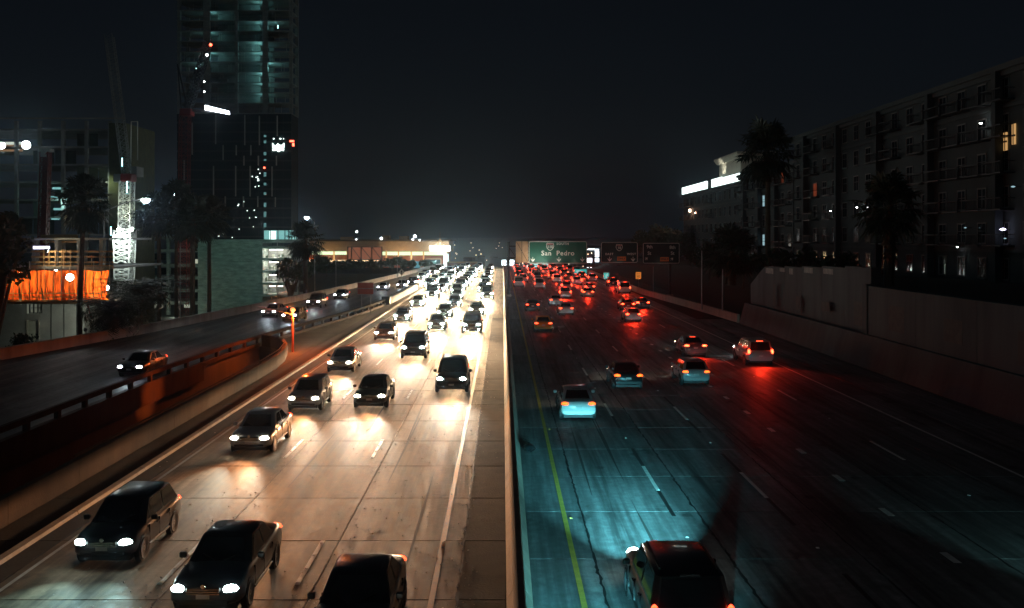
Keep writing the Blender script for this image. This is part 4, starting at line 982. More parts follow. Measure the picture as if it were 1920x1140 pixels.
def bushpalm(label, base, r_, seed, group='bushy palms'):
    rg = random.Random(seed); base = Vector(base); o = thing('bushy_palm', label, 'palm tree', base, 0, group)
    MB().tube(base-Vector((0,0,8.5)), base+Vector((0,0,r_*.5)), .35, .3, 8).build('trunk', M_trunk, o)
    c = MB(); top = base+Vector((0,0,r_*.55))
    for i in range(110):
        az = rg.uniform(0,6.283); el = rg.uniform(-.2,1.4); L_ = r_*rg.uniform(.8,1.15); pts = []
        for k in range(6):
            f = k/5; e2 = el-f*f*1.1; pts.append(top+Vector((math.cos(az)*math.cos(e2)*L_*f, math.sin(az)*math.cos(e2)*L_*f, math.sin(el)*L_*f-.45*L_*f*f)))
        for k in range(5):
            a, b_ = pts[k], pts[k+1]; c.bar(a,b_,.03,.02); dr_ = (b_-a).normalized(); sd = dr_.cross(Vector((0,0,1))).normalized()
            for q in (-1,1):
                for u in (.2,.6,1.0):
                    p_ = a+(b_-a)*u; l_ = r_*.22*(1.1-.5*k/5); tip = p_+sd*q*l_+dr_*l_*.5-Vector((0,0,l_*.3)); c.mesh([p_-dr_*.05, tip, p_+dr_*.05],[(0,1,2)])
    c.build('crown', M_frond, o); return o
bushpalm('bushy date palm beside the lit crane mast, left one', gpt(216,88,.2), 3.5, 11)
bushpalm('bushy date palm beside the lit crane mast, right one', gpt(262,92,1.4), 3.7, 12)
def tree(label, base, h_, cr_, seed, n=900, group=None, leaf=.35, squash=.8, name='broadleaf_tree', cat='tree'):
    rg = random.Random(seed); base = Vector(base); o = thing(name, label, cat, base, 0, group); tk = MB(); lf = MB()
    top = base+Vector((rg.uniform(-.3,.3),0,h_*.62)); tk.path([base-Vector((0,0,.8)), base+Vector((.1,0,h_*.3)), top], [.045*h_*.8,.035*h_*.8,.02*h_*.8], 7)
    cl = []
    for i in range(9):
        az = rg.uniform(0,6.283); rr = cr_*rg.uniform(.25,.85); c_ = base+Vector((math.cos(az)*rr, math.sin(az)*rr, h_-min(h_*.5,cr_*1.7)*rg.uniform(.15,1)))
        tk.tube(base+Vector((0,0,h_*rg.uniform(.25,.5))), c_, .014*h_, .006*h_, 5); cl.append((c_, cr_*rg.uniform(.3,.5)))
    for i in range(n):
        c_, r_ = rg.choice(cl); v = Vector((rg.gauss(0,1),rg.gauss(0,1),rg.gauss(0,1))).normalized()*r_*(rg.random()**.4); v.z *= squash
        p_ = c_+v; a = Vector((rg.gauss(0,1),rg.gauss(0,1),rg.gauss(0,1))).normalized()*leaf*rg.uniform(.6,1.3); b_ = a.orthogonal().normalized()*leaf*.55
        lf.mesh([p_-a, p_+b_, p_+a, p_-b_],[(0,1,2,3)])
    tk.build('trunk', M_trunk, o); lf.build('crown', M_leaf, o); return o
tree('dark leafy tree overhanging the left picture edge before the site', gpt(-22,84,-8), 20.2, 3.6, 31, 1500, leaf=.30)
tree('low dark bush at the foot of the bare site wall', gpt(28,88,-8), 8.6, 2.2, 32, 500, leaf=.16, name='bush', cat='bush')
tree('low dark bush left of the site door', gpt(52,90,-8), 8.2, 1.8, 33, 400, leaf=.14, name='bush', cat='bush')
tree('dark bush under the bushy palms by the parapet', gpt(185,86,-8), 9.0, 2.2, 34, 500, leaf=.16, name='bush', cat='bush')
tree('leafy tree right of the lit stair core', gpt(545,168,-8), 14.5, 2.6, 35, 900, leaf=.4)

# -- street lamps
def street_lamp(label, px, ybase_z, ytop, d, lx, ly, e_, c, lr=.32, group='street lamps', mt=None, arm=True):
    b = gpt(px,d,ybase_z); tp = PX(px,ytop,d); lp = PX(lx,ly,d); o = thing('street_lamp', label, 'street lamp', b, 0, group)
    MB().path([b, tp], [.13,.08], 8).build('pole', M_steel, o, smooth=True)
    MB().tube(b, b+Vector((0,0,.35)), .2, .16, 8).build('base', M_steel, o)
    if arm: MB().path([tp, tp+(lp-tp)*.5+Vector((0,0,.25)), lp+Vector((0,0,.15))], [.07,.055,.05], 7).build('arm', M_steel, o, smooth=True)
    MB().lathe([(0,.24),(.2,.2),(.36,.06),(.36,.0)],12,lp).build('lamp_head', M_darksteel, o, smooth=True)
    MB().lathe([(.42,.02),(.44,-.2),(.24,-.42),(0,-.47)],12,lp).build('lens', mt or glow('street lamp lens', (.90,.97,1.0), 45), o, smooth=True)
    lamp('lamp_light','POINT',o,lp-Vector((0,0,.5))-b,e_,c,.25); return o
street_lamp('street lamp with a long upswept arm beside the white crane', 195, -8, 396, 104, 273, 373, 900, (.85,.97,1.0))
street_lamp('street lamp glowing over the shaggy palm', 590, -8, 415, 185, 575, 407, 900, (.9,.92,1.0))
street_lamp('small street lamp between the two nearer palms', 338, -8, 372, 170, 325, 362, 260, (.85,.97,1.0))
# orange lamp post on the gore
b = Vector((-16.95,77.6,0)); lp = thing('lamp_post', 'short lamp post glowing orange at the curved end of the trench barrier', 'lamp post', b)
MB().path([b+Vector((0,0,-.1)), b+Vector((0,0,3.25))], [.10,.08], 8).build('pole', mat('orange-lit post', (.40,.11,.05), .6), lp, smooth=True)  # orange lamplight is put into the pole colour
MB().lathe([(0,.22),(.16,.18),(.22,.0),(.14,-.1)],10,b+Vector((0,0,3.35))).build('lamp_head', glow('orange lamp globe', (1.0,.36,.14), 1.3), lp, smooth=True)
MB().path([b+Vector((0,0,3.0)),b+Vector((-1.2,-.2,3.3)),b+Vector((-2.9,-.4,3.75))],[.035,.03,.025],6).build('arm', M_steel, lp)
lamp('lamp_light','POINT',lp,(.30,-.34,3.2),2300,(1.0,.15,.022),.12)
wl = thing('wall_lamp', 'orange wall lamp shining along the trench wall under the ramp railing', 'lamp', (-17.6,60,-.9))
MB().box(-17.75,-17.45,59.85,60.1,-1.0,-.75).build('housing', M_darksteel, wl); MB().bar((-17.6,60,-.95),(-17.6,60,-4.6),.09).build('pole', M_steel, wl)
lamp('lamp_light','SPOT',wl,(-.25,-.1,.0),1150,(1.0,.16,.03),.1,(R(96),0,R(84)),58,1)
# signs on the ramp
sb = thing('sign_board', 'rust-red sign board on two posts beside the ramp', 'sign', Vector((-17.0,117,0)))
for px in (678,695): MB().tube(gpt(px,117,-.1), PX(px,528,117), .06, n=6).build('post', M_steel, sb)
pxbox(MB(), 670.5, 700, 530, 552, 116.8, .06).build('board', mat('rust red sign', (.35,.09,.06), .6, .25, 2), sb)
for y in (530,541,552): pxbox(MB(), 670, 700.5, y-.5, y+.5, 116.7, .08).build('brace', M_steel, sb)
ds = thing('warning_sign', 'grey diamond warning sign at the top of the ramp', 'sign', gpt(753,172))
MB().tube(gpt(753,172,-.1), PX(753,515,172), .05, n=6).build('post', M_steel, ds)
c_ = PX(753,510.5,172); MB().loft([[c_+Vector((x,y_,z)) for x,z in ((0,-.62),(.62,0),(0,.62),(-.62,0))] for y_ in (-.12,-.07)]).build('plate', mat('dull diamond plate', (.5,.48,.42), .5), ds)
MB().loft([[c_+Vector((x,y_,z)) for x,z in ((-.06,-.38),(.06,-.38),(.06,.1),(.16,.1),(0,.38),(-.16,.1),(-.06,.1))] for y_ in (-.135,-.121)]).build('arrow_symbol', M_seal, ds)
for i, (px, y0, d) in enumerate(((520,450,190),(630,478,200),(745,495,210),(523,500,160))):
    o = MB().tube(gpt(px,d,-8), PX(px,y0,d), .09, .06, 7).build('utility_pole', M_steel, loc=gpt(px,d,-8))
    tag(o, ['thin pole rising before the lit stair core','thin pole before the left half of the brightly lit hall','thin pole before the right half of the brightly lit hall','short thin pole at the right of the parking structure'][i], 'pole', 'thin poles')
# ------------------------------------------------------------------ middle distance: lit hall, gantry, far signs, city
def text(s, size, mt, parent, loc, name='lettering', bold=0.0, space=1.0):
    cu = bpy.data.curves.new('t', 'FONT'); cu.body = s; cu.size = size; cu.align_x = 'CENTER'; cu.align_y = 'CENTER'; cu.extrude = .012; cu.offset = bold; cu.space_character = space; cu.resolution_u = 3
    o = bpy.data.objects.new('t', cu); col.objects.link(o); bpy.context.view_layer.update()
    me = bpy.data.meshes.new_from_object(o.evaluated_get(bpy.context.evaluated_depsgraph_get())); bpy.data.objects.remove(o); bpy.data.curves.remove(cu)
    me.name = name; me.materials.clear(); me.materials.append(mt)
    return link(name, me, parent, Vector(loc)-absloc(parent), (R(90),0,0))
DM = 420.0; zb_ = zg(DM)
hall = thing('lit_hall', 'long low hall with glowing friezes, amber columns and a lit crown marquee', 'building', (gpt(712,DM).x, DM, zb_))
M_tan = mat('tan stucco', (.42,.30,.19), .85, .2, .3); M_rust = mat('rust cladding', (.30,.10,.05), .8, .3, .6)
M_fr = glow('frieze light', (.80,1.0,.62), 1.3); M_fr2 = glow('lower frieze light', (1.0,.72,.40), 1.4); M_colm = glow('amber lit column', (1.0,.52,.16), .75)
def bx(x0,x1,y0,y1,dd,dep,name,mt,par=hall,**k): return pxbox(MB(), x0,x1,y0,y1,DM+dd,dep).build(name, mt, par, **k)
bx(581,842,452.5,473,0,40,'upper_wall',M_tan); bx(560,846,449.5,452.6,-1.2,44,'roof_slab',mat('dark roof edge',(.10,.075,.05),.8))
bx(583,838,473,536,2.5,30,'lower_wall',M_rust)
bx(583,652,471.5,477.5,-.2,.6,'frieze',M_fr); bx(717,838,472,478.5,-.2,.6,'frieze',M_fr); bx(607,712,487.5,491,-.6,.8,'frieze',M_fr2); bx(580,592,487,491,-.6,.8,'frieze',M_fr2)
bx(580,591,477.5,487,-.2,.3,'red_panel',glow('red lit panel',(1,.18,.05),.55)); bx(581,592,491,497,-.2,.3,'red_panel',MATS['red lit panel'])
for px, y0, y1 in ((626,471,497),(651,471,477),(651,488,497),(676,488,498),(700,488,497),(724,470,488),(747,472,492),(771,472,495),(794,472,500)): bx(px-1.3,px+1.3,y0,y1,-1.2,1.0,'column',M_colm)
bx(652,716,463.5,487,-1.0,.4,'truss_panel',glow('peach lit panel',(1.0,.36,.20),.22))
for px in (652,659,677,697,716): bx(px-1,px+1,463,487.5,-1.4,.35,'truss_post',M_darksteel)
for y in (463,487): bx(651,717,y-.8,y+.8,-1.5,.3,'truss_chord',M_darksteel)
for a, b in ((660,676),(678,696),(698,715)): MB().bar(PX(a,464,DM-1.6),PX(b,486,DM-1.6),.35,.3).build('truss_brace', M_darksteel, hall)
bx(777,788,490,513,-.5,.3,'poster',glow('teal poster',(.08,.42,.50),.6)); bx(799,826,486,512,-.5,.3,'poster',mat('dark teal poster',(.02,.06,.07),.6))
po = hall.children[-1]
bx(798,826.5,484.5,486.5,-.7,.4,'poster_frame',M_tan); bx(825.5,827.5,485,512,-.7,.4,'poster_frame',M_tan); bx(797.5,799,485,512,-.7,.4,'poster_frame',M_tan); bx(776,778,490,513,-.7,.3,'poster_frame',M_tan); bx(787.5,789.5,490,513,-.7,.3,'poster_frame',M_tan)
for a, b, y0, y1 in ((806,818,490,494.5),(804,811,501,510),(814,822,500,511),(802,824,507,512)): bx(a,b,y0,y1,-.75,.2,'poster_shape',glow('poster glow',(.25,.75,.68),.42))
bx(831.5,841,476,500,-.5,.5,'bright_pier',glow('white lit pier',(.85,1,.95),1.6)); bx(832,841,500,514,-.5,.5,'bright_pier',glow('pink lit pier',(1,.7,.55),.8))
# marquee crown
mc = PX(825,465,DM-3); rad = (845-806)/2*DM/F; mzt, mzb = PX(0,461,DM).z, PX(0,470,DM).z
MB().lathe([(rad*.2,mzb-mc.z),(rad*.97,mzb-mc.z),(rad,mzb-mc.z+.2),(rad,mzt-mc.z-.2),(rad*.97,mzt-mc.z),(rad*.2,mzt-mc.z)],24,mc).build('marquee_ring', glow('marquee bulbs',(.95,1,.92),9), hall, smooth=True)
apex = PX(825,451,DM-3)
for k in range(10):
    a = 2*math.pi*k/10; MB().bar(mc+Vector((rad*.93*math.cos(a),rad*.93*math.sin(a),mzt-mc.z)), apex, .22).build('crown_rib', glow('glowing rib',(1,.70,.36),.5), hall)  # warm glow put into the rib and spire material
MB().lathe([(0,.9),(.3,.6),(.5,.2),(.7,-.3),(.3,-.5)],10,apex).tube(apex,PX(825,434,DM-3),.13,.04,6).build('spire', MATS['glowing rib'], hall)
p = PX(825,466,DM-7); lamp('marquee_light','POINT',hall,p-absloc(hall),9000,(1,.72,.42),1.0)
for px in (740,770): 
    p = PX(px,481,DM-5); lamp('frieze_light','POINT',hall,p-absloc(hall),1400,(1,.66,.32),.8)
p = PX(615,481,DM-4); lamp('frieze_light','POINT',hall,p-absloc(hall),900,(1,.66,.32),.8)
for px, w_, y0 in ((716,14,441.5),(748,17,442.5),(638,22,444)): bx(px,px+w_,y0,450,8,6,'roof_unit',M_tan)
for px, py, r_ in ((669,434.5,.5),(715,447,.6),(778,443,.7),(774,449,.45),(668,449,.3),(787,450.5,.4)):
    MB().lathe([(0,r_),(r_*.8,r_*.6),(r_,0),(r_*.8,-r_*.6),(0,-r_)],8,PX(px,py,DM-2)).build('roof_lamp', glow('roof lamp',(.9,.95,1),8), hall)
# trees before the hall
for i, (px, d, h_, cr_) in enumerate(((598,262,6.0,4.0),(640,285,3.2,4.2),(668,290,3.0,4.0),(700,288,3.2,4.2),(735,295,4.2,3.8),(752,300,5.2,3.0),(766,296,3.0,3.4),(800,315,3.0,3.0),(612,250,3.8,4.0),(562,200,6.0,3.0))):
    tree(['tree at the left end of the lit hall','low tree below the left lit columns','low tree below the truss panel, left one','low tree below the truss panel, right one','tree below the bright frieze','taller tree just right of the truss panel','bushy tree left of the small poster','round tree between the two posters','dark shrub at the foot of the leftmost red panels','dark tree beside the shaggy palm'][i],
         (gpt(px,d).x, d, zg(d)-.2), h_*.66, cr_*.8, 50+i, 700, 'trees before the lit hall', leaf=.55)
lw = thing('low_building', 'low reddish building just right of the lit hall', 'building', (gpt(865,345).x,345,zg(345)))
pxbox(MB(), 838, 893, 493, 520, 345, 10).build('wall', mat('red brick wall',(.24,.09,.06),.85,.3,.6), lw); pxbox(MB(), 837, 894, 491.8, 493.2, 344.6, 11).build('roof_edge', M_tan, lw)
for px in range(842,892,9): pxbox(MB(), px, px+4, 497, 506, 344.9, .2).build('window', M_dglass, lw)
# far shop signs and lit panels
def panel(label, x0,x1,y0,y1,d,mt,posts=True,bars=()):
    o = thing('billboard', label, 'sign', (gpt((x0+x1)/2,d).x, d, zg(d)))
    pxbox(MB(), x0,x1,y0,y1,d,.35).build('face', mt, o); pxbox(MB(), x0-.5,x1+.5,y0-.5,y1+.5,d+.36,.25).build('backing', M_darksteel, o)
    for b in bars: pxbox(MB(), b[0],b[1],b[2],b[3],d-.12,.1).build('sign_stripe', b[4], o)
    if posts: MB().tube((gpt((x0+x1)/2,d).x,d+.5,zg(d)-.3), PX((x0+x1)/2,y1,d+.5), .16, n=6).build('post', M_darksteel, o)
    return o
LW = glow('white led panel',(.86,.96,1.0),4); LT = glow('pale teal panel',(.45,.9,.9),1.0); ST = mat('unlit stripe',(.02,.02,.02),.6)
panel('small white led billboard at the median post, left of the sign back', 941,949,487.5,497.5,360,LW,bars=((946,949.2,492.5,494,ST),))
panel('small white led billboard just right of the median post', 954,964,487.5,498,361,LW,bars=((954,964.2,492,493.3,ST),))
panel('wide pale teal lit panel under the green sign', 993,1031,494.5,506,320,LT,bars=((1012.5,1014,494,500,ST),(1023,1029,502,504.5,glow('teal stripe',(.02,.5,.5),.7))))
panel('small pale lit panel below the wide teal one', 1015.5,1024,507.5,514,300,glow('pale panel',(.7,.85,.8),.8))
panel('white lit box between the first two signs', 1100.5,1110,482.5,492,300,LW,bars=((1104,1107,486,489,ST),))
panel('tall white lit screen between the first two signs', 1116,1123,467,491,300,LW)
panel('thin white lit bar between the first two signs', 1101,1116,466.5,468.5,300,LW,posts=False)
for i,(a,b) in enumerate(((1100.5,1104),(1107,1110),(1113,1121))): panel(['short lit shop letter right of the teal exit sign, first','short lit shop letter right of the teal exit sign, second','wider lit shop letters right of the teal exit sign'][i], a,b,501.5,507,310,LW)
TE = glow('teal headlight glow',(.04,.52,.48),.7); TW = glow('teal legend glow',(.5,.9,.85),.7)  # emission stands in for headlight thrown back by face and legend
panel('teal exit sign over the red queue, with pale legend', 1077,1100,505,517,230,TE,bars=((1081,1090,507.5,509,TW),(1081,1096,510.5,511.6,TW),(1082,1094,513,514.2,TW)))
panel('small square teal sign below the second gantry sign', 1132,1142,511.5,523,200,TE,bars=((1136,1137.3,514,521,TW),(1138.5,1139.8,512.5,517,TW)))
dm = thing('warning_sign', 'small amber diamond sign over the red queue', 'sign', gpt(1054,240)); c_ = PX(1054,510,240)
MB().loft([[c_+Vector((x,y_,z)) for x,z in ((0,-.58),(.58,0),(0,.58),(-.58,0))] for y_ in (-.12,-.06)]).build('plate', glow('amber headlight glow',(1,.62,.28),.65), dm)  # plate emits in place of returned headlight
MB().tube(gpt(1054,240,0),c_,.05,n=6).build('post', M_steel, dm)
panel('small pale square sign right of the amber diamond', 1060,1067,508.5,514,240,glow('pale headlight glow',(.8,.78,.66),.6))  # face glows to stand for reflected headlight
os_ = thing('advisory_sign', 'orange exit speed sign on a single post at the right shoulder', 'sign', gpt(1197,168)); 
pxbox(MB(), 1192,1202,510,523,168,.06).build('plate', glow('orange headlight glow',(1,.30,.05),.55), os_); MB().tube(gpt(1197,168.1,0),PX(1197,523,168.1),.05,n=6).build('post', M_steel, os_)  # headlight return on the orange plate is done as emission
text('40', .55, M_seal, os_, PX(1197,518.5,167.95)); text('EXIT', .30, M_seal, os_, PX(1197,513,167.95))
# gantry
DG = 150.0; sc_ = DG/F
gt = thing('sign_gantry', 'steel sign gantry spanning the lanes that lead away', 'gantry', gpt(954,DG))
def gpost(px):
    x = gpt(px,DG).x; MB().tube((x,DG+.9,-.1),(x,DG+.9,8.6),.24,.2,10).build('post', M_darksteel, gt, smooth=True); MB().box(x-.45,x+.45,DG+.45,DG+1.35,-.1,.3).build('footing', M_barrier, gt)
gpost(953.5); gpost(1258)
for z in (6.1,7.9): 
    for yo in (.5,1.3): MB().bar((gpt(953,DG).x,DG+yo,z),(gpt(1275,DG).x,DG+yo,z),.16).build('chord', M_darksteel, gt)
for i in range(22):
    a = gpt(953+14.6*i,DG).x; b = gpt(953+14.6*(i+1),DG).x
    MB().bar((a,DG+.5,6.1 if i%2 else 7.9),(b,DG+.5,7.9 if i%2 else 6.1),.09).build('web', M_darksteel, gt)
MB().box(gpt(991,DG).x, gpt(1275,DG).x, DG-1.1, DG-.45, PX(0,497,DG).z-.05, PX(0,497,DG).z).build('catwalk', M_darksteel, gt)
M_sgreen = mat('green sign sheeting', (.012,.11,.075), .45, .12, 1.2); M_legend = mat('white sign legend', (.80,.80,.74), .45); M_sred = mat('sign shield red', (.32,.03,.03), .5); M_only = mat('orange exit panel', (.75,.17,.03), .5)
M_blk = mat('black legend', (.01,.01,.01), .5)
M_sgreen_unlit = mat('unlit green sign sheeting', (.004,.014,.012), .5, .12, 1.2)  # same green sheeting, its unlit look put into a darker colour
def sign(label, x0,x1,y0,y1):
    a = PX(x0,y1,DG); b = PX(x1,y0,DG); o = thing('road_sign', label, 'sign', ((a.x+b.x)/2, DG, a.z), 0, 'gantry signs')
    w_, h_ = b.x-a.x, b.z-a.z; r_ = .3
    def rr(off, y):
        pts = []
        for cx,cz,a0 in ((a.x+r_,a.z+r_,180),(b.x-r_,a.z+r_,270),(b.x-r_,b.z-r_,0),(a.x+r_,b.z-r_,90)):
            for k in range(5): q = R(a0+22.5*k); pts.append((cx+(r_-off)*math.cos(q), y, cz+(r_-off)*math.sin(q)))
        return pts
    MB().loft([rr(.0,DG-.02), rr(.0,DG+.05)]).build('face', M_sgreen if x0 < 1000 else M_sgreen_unlit, o)
    A, B = rr(.05,DG-.032), rr(.13,DG-.032); n = len(A); bd = MB()
    for k in range(n): bd.poly([A[k],A[(k+1)%n],B[(k+1)%n],B[k]])
    bd.build('border', M_legend, o)
    return o
def arrow(o, px, py, down=True, s=.42):
    c = PX(px,py,DG-.035); pts = [(-.10,1),(.10,1),(.10,-.05),(.75,.45),(.75,.12),(0,-.85),(-.75,.12),(-.75,.45),(-.10,-.05)]
    if not down: pts = [(x*math.cos(2.36)-z*math.sin(2.36), x*math.sin(2.36)+z*math.cos(2.36)) for x,z in pts]
    MB().poly([(c.x+x*s,c.y,c.z+z*s) for x,z in pts]).build('arrow', M_legend, o)
def shield(o, px, py, s, num, field, ts):
    c = PX(px,py,DG-.035); sh = [(0,-1),(.35,-.85),(.68,-.5),(.85,-.05),(.82,.35),(.7,.75),(.42,.68),(.2,.68),(0,.75),(-.2,.68),(-.42,.68),(-.7,.75),(-.82,.35),(-.85,-.05),(-.68,-.5),(-.35,-.85)]
    MB().poly([(c.x+x*s,c.y,c.z+z*s) for x,z in sh]).build('shield_border', M_legend, o)
    MB().poly([(c.x+x*s*.86,c.y-.008,c.z+z*s*.86) for x,z in sh]).build('shield_field', field, o)
    MB().poly([(c.x+x*s*.86,c.y-.012,c.z+z*s*.86) for x,z in ((.82,.30),(.7,.75),(.42,.68),(.2,.68),(0,.75),(-.2,.68),(-.42,.68),(-.7,.75),(-.82,.30))]).build('shield_band', M_sred, o)
    text('INTERSTATE', .17, M_legend, o, (c.x,c.y-.03,c.z+s*.44)); text(num, ts, M_legend, o, (c.x,c.y-.03,c.z-s*.18), bold=.012)
s1 = sign('green freeway sign reading San Pedro, with interstate shield and three down arrows', 991,1101,452,494.5)
shield(s1, 1031.5,461.5,.72,'110',mat('shield green',(.012,.09,.07),.5),.62); text('SOUTH', .50, M_legend, s1, PX(1055,457.2,DG-.04), bold=.012, space=1.25); text('San  Pedro', 1.05, M_legend, s1, PX(1046,475,DG-.04), bold=.02, space=1.12)
for px in (999,1048,1092): arrow(s1, px, 487)
s2 = sign('dark overhead sign with an interstate shield over EAST and WEST', 1126.5,1196,453.5,493)
shield(s2, 1161,463.5,.62,'10',mat('shield dark',(.02,.02,.03),.5),.55); text('EAST', .46, M_legend, s2, PX(1142.5,476.5,DG-.04), bold=.01, space=1.3); text('WEST', .46, M_legend, s2, PX(1184,476.5,DG-.04), bold=.01, space=1.3)
arrow(s2,1143,486.5); arrow(s2,1187,486.5)
s3 = sign('dark overhead exit sign for 9th St and 8th St, rightmost on the gantry', 1205,1274.5,455,494.5)
text('9th', .72, M_legend, s3, PX(1218,463,DG-.04), bold=.01); text('St', .72, M_legend, s3, PX(1217.5,475,DG-.04), bold=.01); text('8th', .72, M_legend, s3, PX(1261,464,DG-.04), bold=.01); text('St', .72, M_legend, s3, PX(1261,475,DG-.04), bold=.01)
arrow(s3,1212,485,False,.3); arrow(s3,1260,485.5,False,.3)
for o, px, py in ((s2,1165.5,485),(s3,1246,486)):
    c = PX(px,py,DG-.04); MB().box(c.x-.68,c.x+.68,c.y-.004,c.y+.01,c.z-.32,c.z+.32).build('only_panel', M_only, o, bevel=.0); text('ONLY', .42, M_blk, o, (c.x,c.y-.025,c.z), bold=.012, space=1.1)
sbk = thing('reversed_sign', 'tan back of a sign panel on the gantry, left of the green sign', 'sign', PX(978,493,DG))
pxbox(MB(), 967,978.3,452.5,492.5,DG+.1,.05).build('panel', mat('tan sign back',(.55,.38,.24),.7,.2,1.5), sbk); pxbox(MB(), 978.7,990,452.5,492.5,DG+.1,.05).build('panel', MATS['tan sign back'], sbk)
MB().bar(PX(969,454,DG),PX(989,490,DG),.14,.06).build('brace', M_darksteel, sbk); pxbox(MB(),978,979,452,494,DG-.02,.1).build('rib', M_darksteel, sbk)
# sign luminaires on the catwalk (lit)
for px, e_, c in ((1000,260,(1,.95,.8)),(1018,320,(1,.97,.85)),(1045,110,(1,.97,.85)),(1078,40,(1,.95,.8)),(980,140,(1,.72,.45)),(1160,22,(1,.9,.8)),(1240,12,(1,.9,.8))):
    p = PX(px,496.5,DG-1.7); o = thing('sign_luminaire', 'small gantry luminaire below the sign board at catwalk', 'lamp', p, 0, 'gantry luminaires')
    MB().box(p.x-.28,p.x+.28,p.y-.15,p.y+.15,p.z-.14,p.z-.02).build('housing', M_darksteel, o, bevel=.03); MB().bar(p-Vector((0,0,.1)),p+Vector((0,1.2,-.1)),.05).build('bracket', M_darksteel, o)
    l = lamp('luminaire_light','SPOT',o,(0,0,.02),e_,c,.12,None,125,1); aim(l,p,PX(px,470,DG))
LBL = ['first gantry luminaire, under the left end of the green sign','second gantry luminaire, left of the middle arrow of the green sign','gantry luminaire under the middle arrow of the green sign','gantry luminaire under the right arrow of the green sign','gantry luminaire under the tan sign back','gantry luminaire under the EAST and WEST sign','gantry luminaire under the 9th St sign']
for o, l_ in zip([o for o in col.objects if o.name.startswith('sign_luminaire')], LBL): o['label'] = l_
# far city
ct = MB(); rc = random.Random(8); cl_ = MB()
for i in range(420):
    d = rc.uniform(600,2500); x = rc.uniform(-.42,.34)*d
    px = VX+x/d*F; yy = rc.uniform(452,498) if 840 < px < 960 else rc.uniform(462,500)
    if 590 < px < 846 or px < 560: continue
    p = PX(px,yy,d); r_ = d*rc.uniform(.0003,.00075); cl_.mesh([p+Vector(v)*r_ for v in ((-1,0,0),(1,0,0),(0,-1,0),(0,1,0),(0,0,-1),(0,0,1))],[(0,2,5),(2,1,5),(1,3,5),(3,0,5),(2,0,4),(1,2,4),(3,1,4),(0,3,4)])
tag(cl_.build('city_lights', glow('far city light',(1,.78,.5),6.0,False)), 'far-off scatter of small city lights along the horizon', 'lights', kind='stuff')
for i in range(26):
    d = rc.uniform(520,900); px = rc.choice([rc.uniform(845,960), rc.uniform(1100,1290)]); w_ = rc.uniform(8,22); y0 = rc.uniform(478,494) if px < 1000 else rc.uniform(455,490)
    a = PX(px-w_/2,0,d); b = PX(px+w_/2,0,d); ct.box(a.x,b.x,d,d+20,zg(d)-1,H-(y0-VY)/F*d)
tag(ct.build('far_rooftops', mat('far roofs',(.05,.05,.05),.9)), 'dark mass of far rooftops beyond the freeway', 'rooftops', kind='stuff')
for i,(px,d,h_,cr_) in enumerate(((1222,260,10.5,6),(1248,255,10,6),(1272,250,9.5,5))):
    tree(['dark tree over the exit sign, left of three','dark tree over the exit sign, middle of three','dark tree over the exit sign, right of three'][i], (gpt(px,d).x,d,1.5), h_, cr_, 80+i, 900, 'trees behind the exit sign', leaf=.6)
# ------------------------------------------------------------------ right: embankment, apartments, palms, poles
M_emb = mat('dark planted bank', (.03,.035,.026), .95, .4, .4, .4, 4)
eb = MB()
for (ya,za),(yb,zb2) in zip([(15,5.4),(70,5.4),(104,5.0),(140,4.2),(200,3.6),(320,3.0)],[(70,5.4),(104,5.0),(140,4.2),(200,3.6),(320,3.0),(321,-1)]):
    x0a, x1a = (27.3,27.8) if ya < 100 else (28.5,36); x0b, x1b = (27.3,27.8) if yb < 100 else (28.5,36)
    eb.poly([(x0a,ya,-.2),(x1a,ya,za),(x1b,yb,zb2),(x0b,yb,-.2)]); eb.poly([(x1a,ya,za),(400,ya,za),(400,yb,zb2),(x1b,yb,zb2)])
tag(eb.build('embankment', M_emb), kind='structure')
M_apt = mat('dim stucco', (.062,.078,.083), .9, .2, .4); M_apt2 = mat('dim grey stucco', (.060,.076,.082), .9, .2, .4); M_trim2 = mat('stucco trim', (.075,.091,.096), .85, .15, .6)
M_wf = mat('window frame', (.16,.16,.16), .6); M_wp = mat('window pane', (.012,.014,.017), .1, spec=.6); M_bal = mat('balcony iron', (.025,.025,.028), .5)
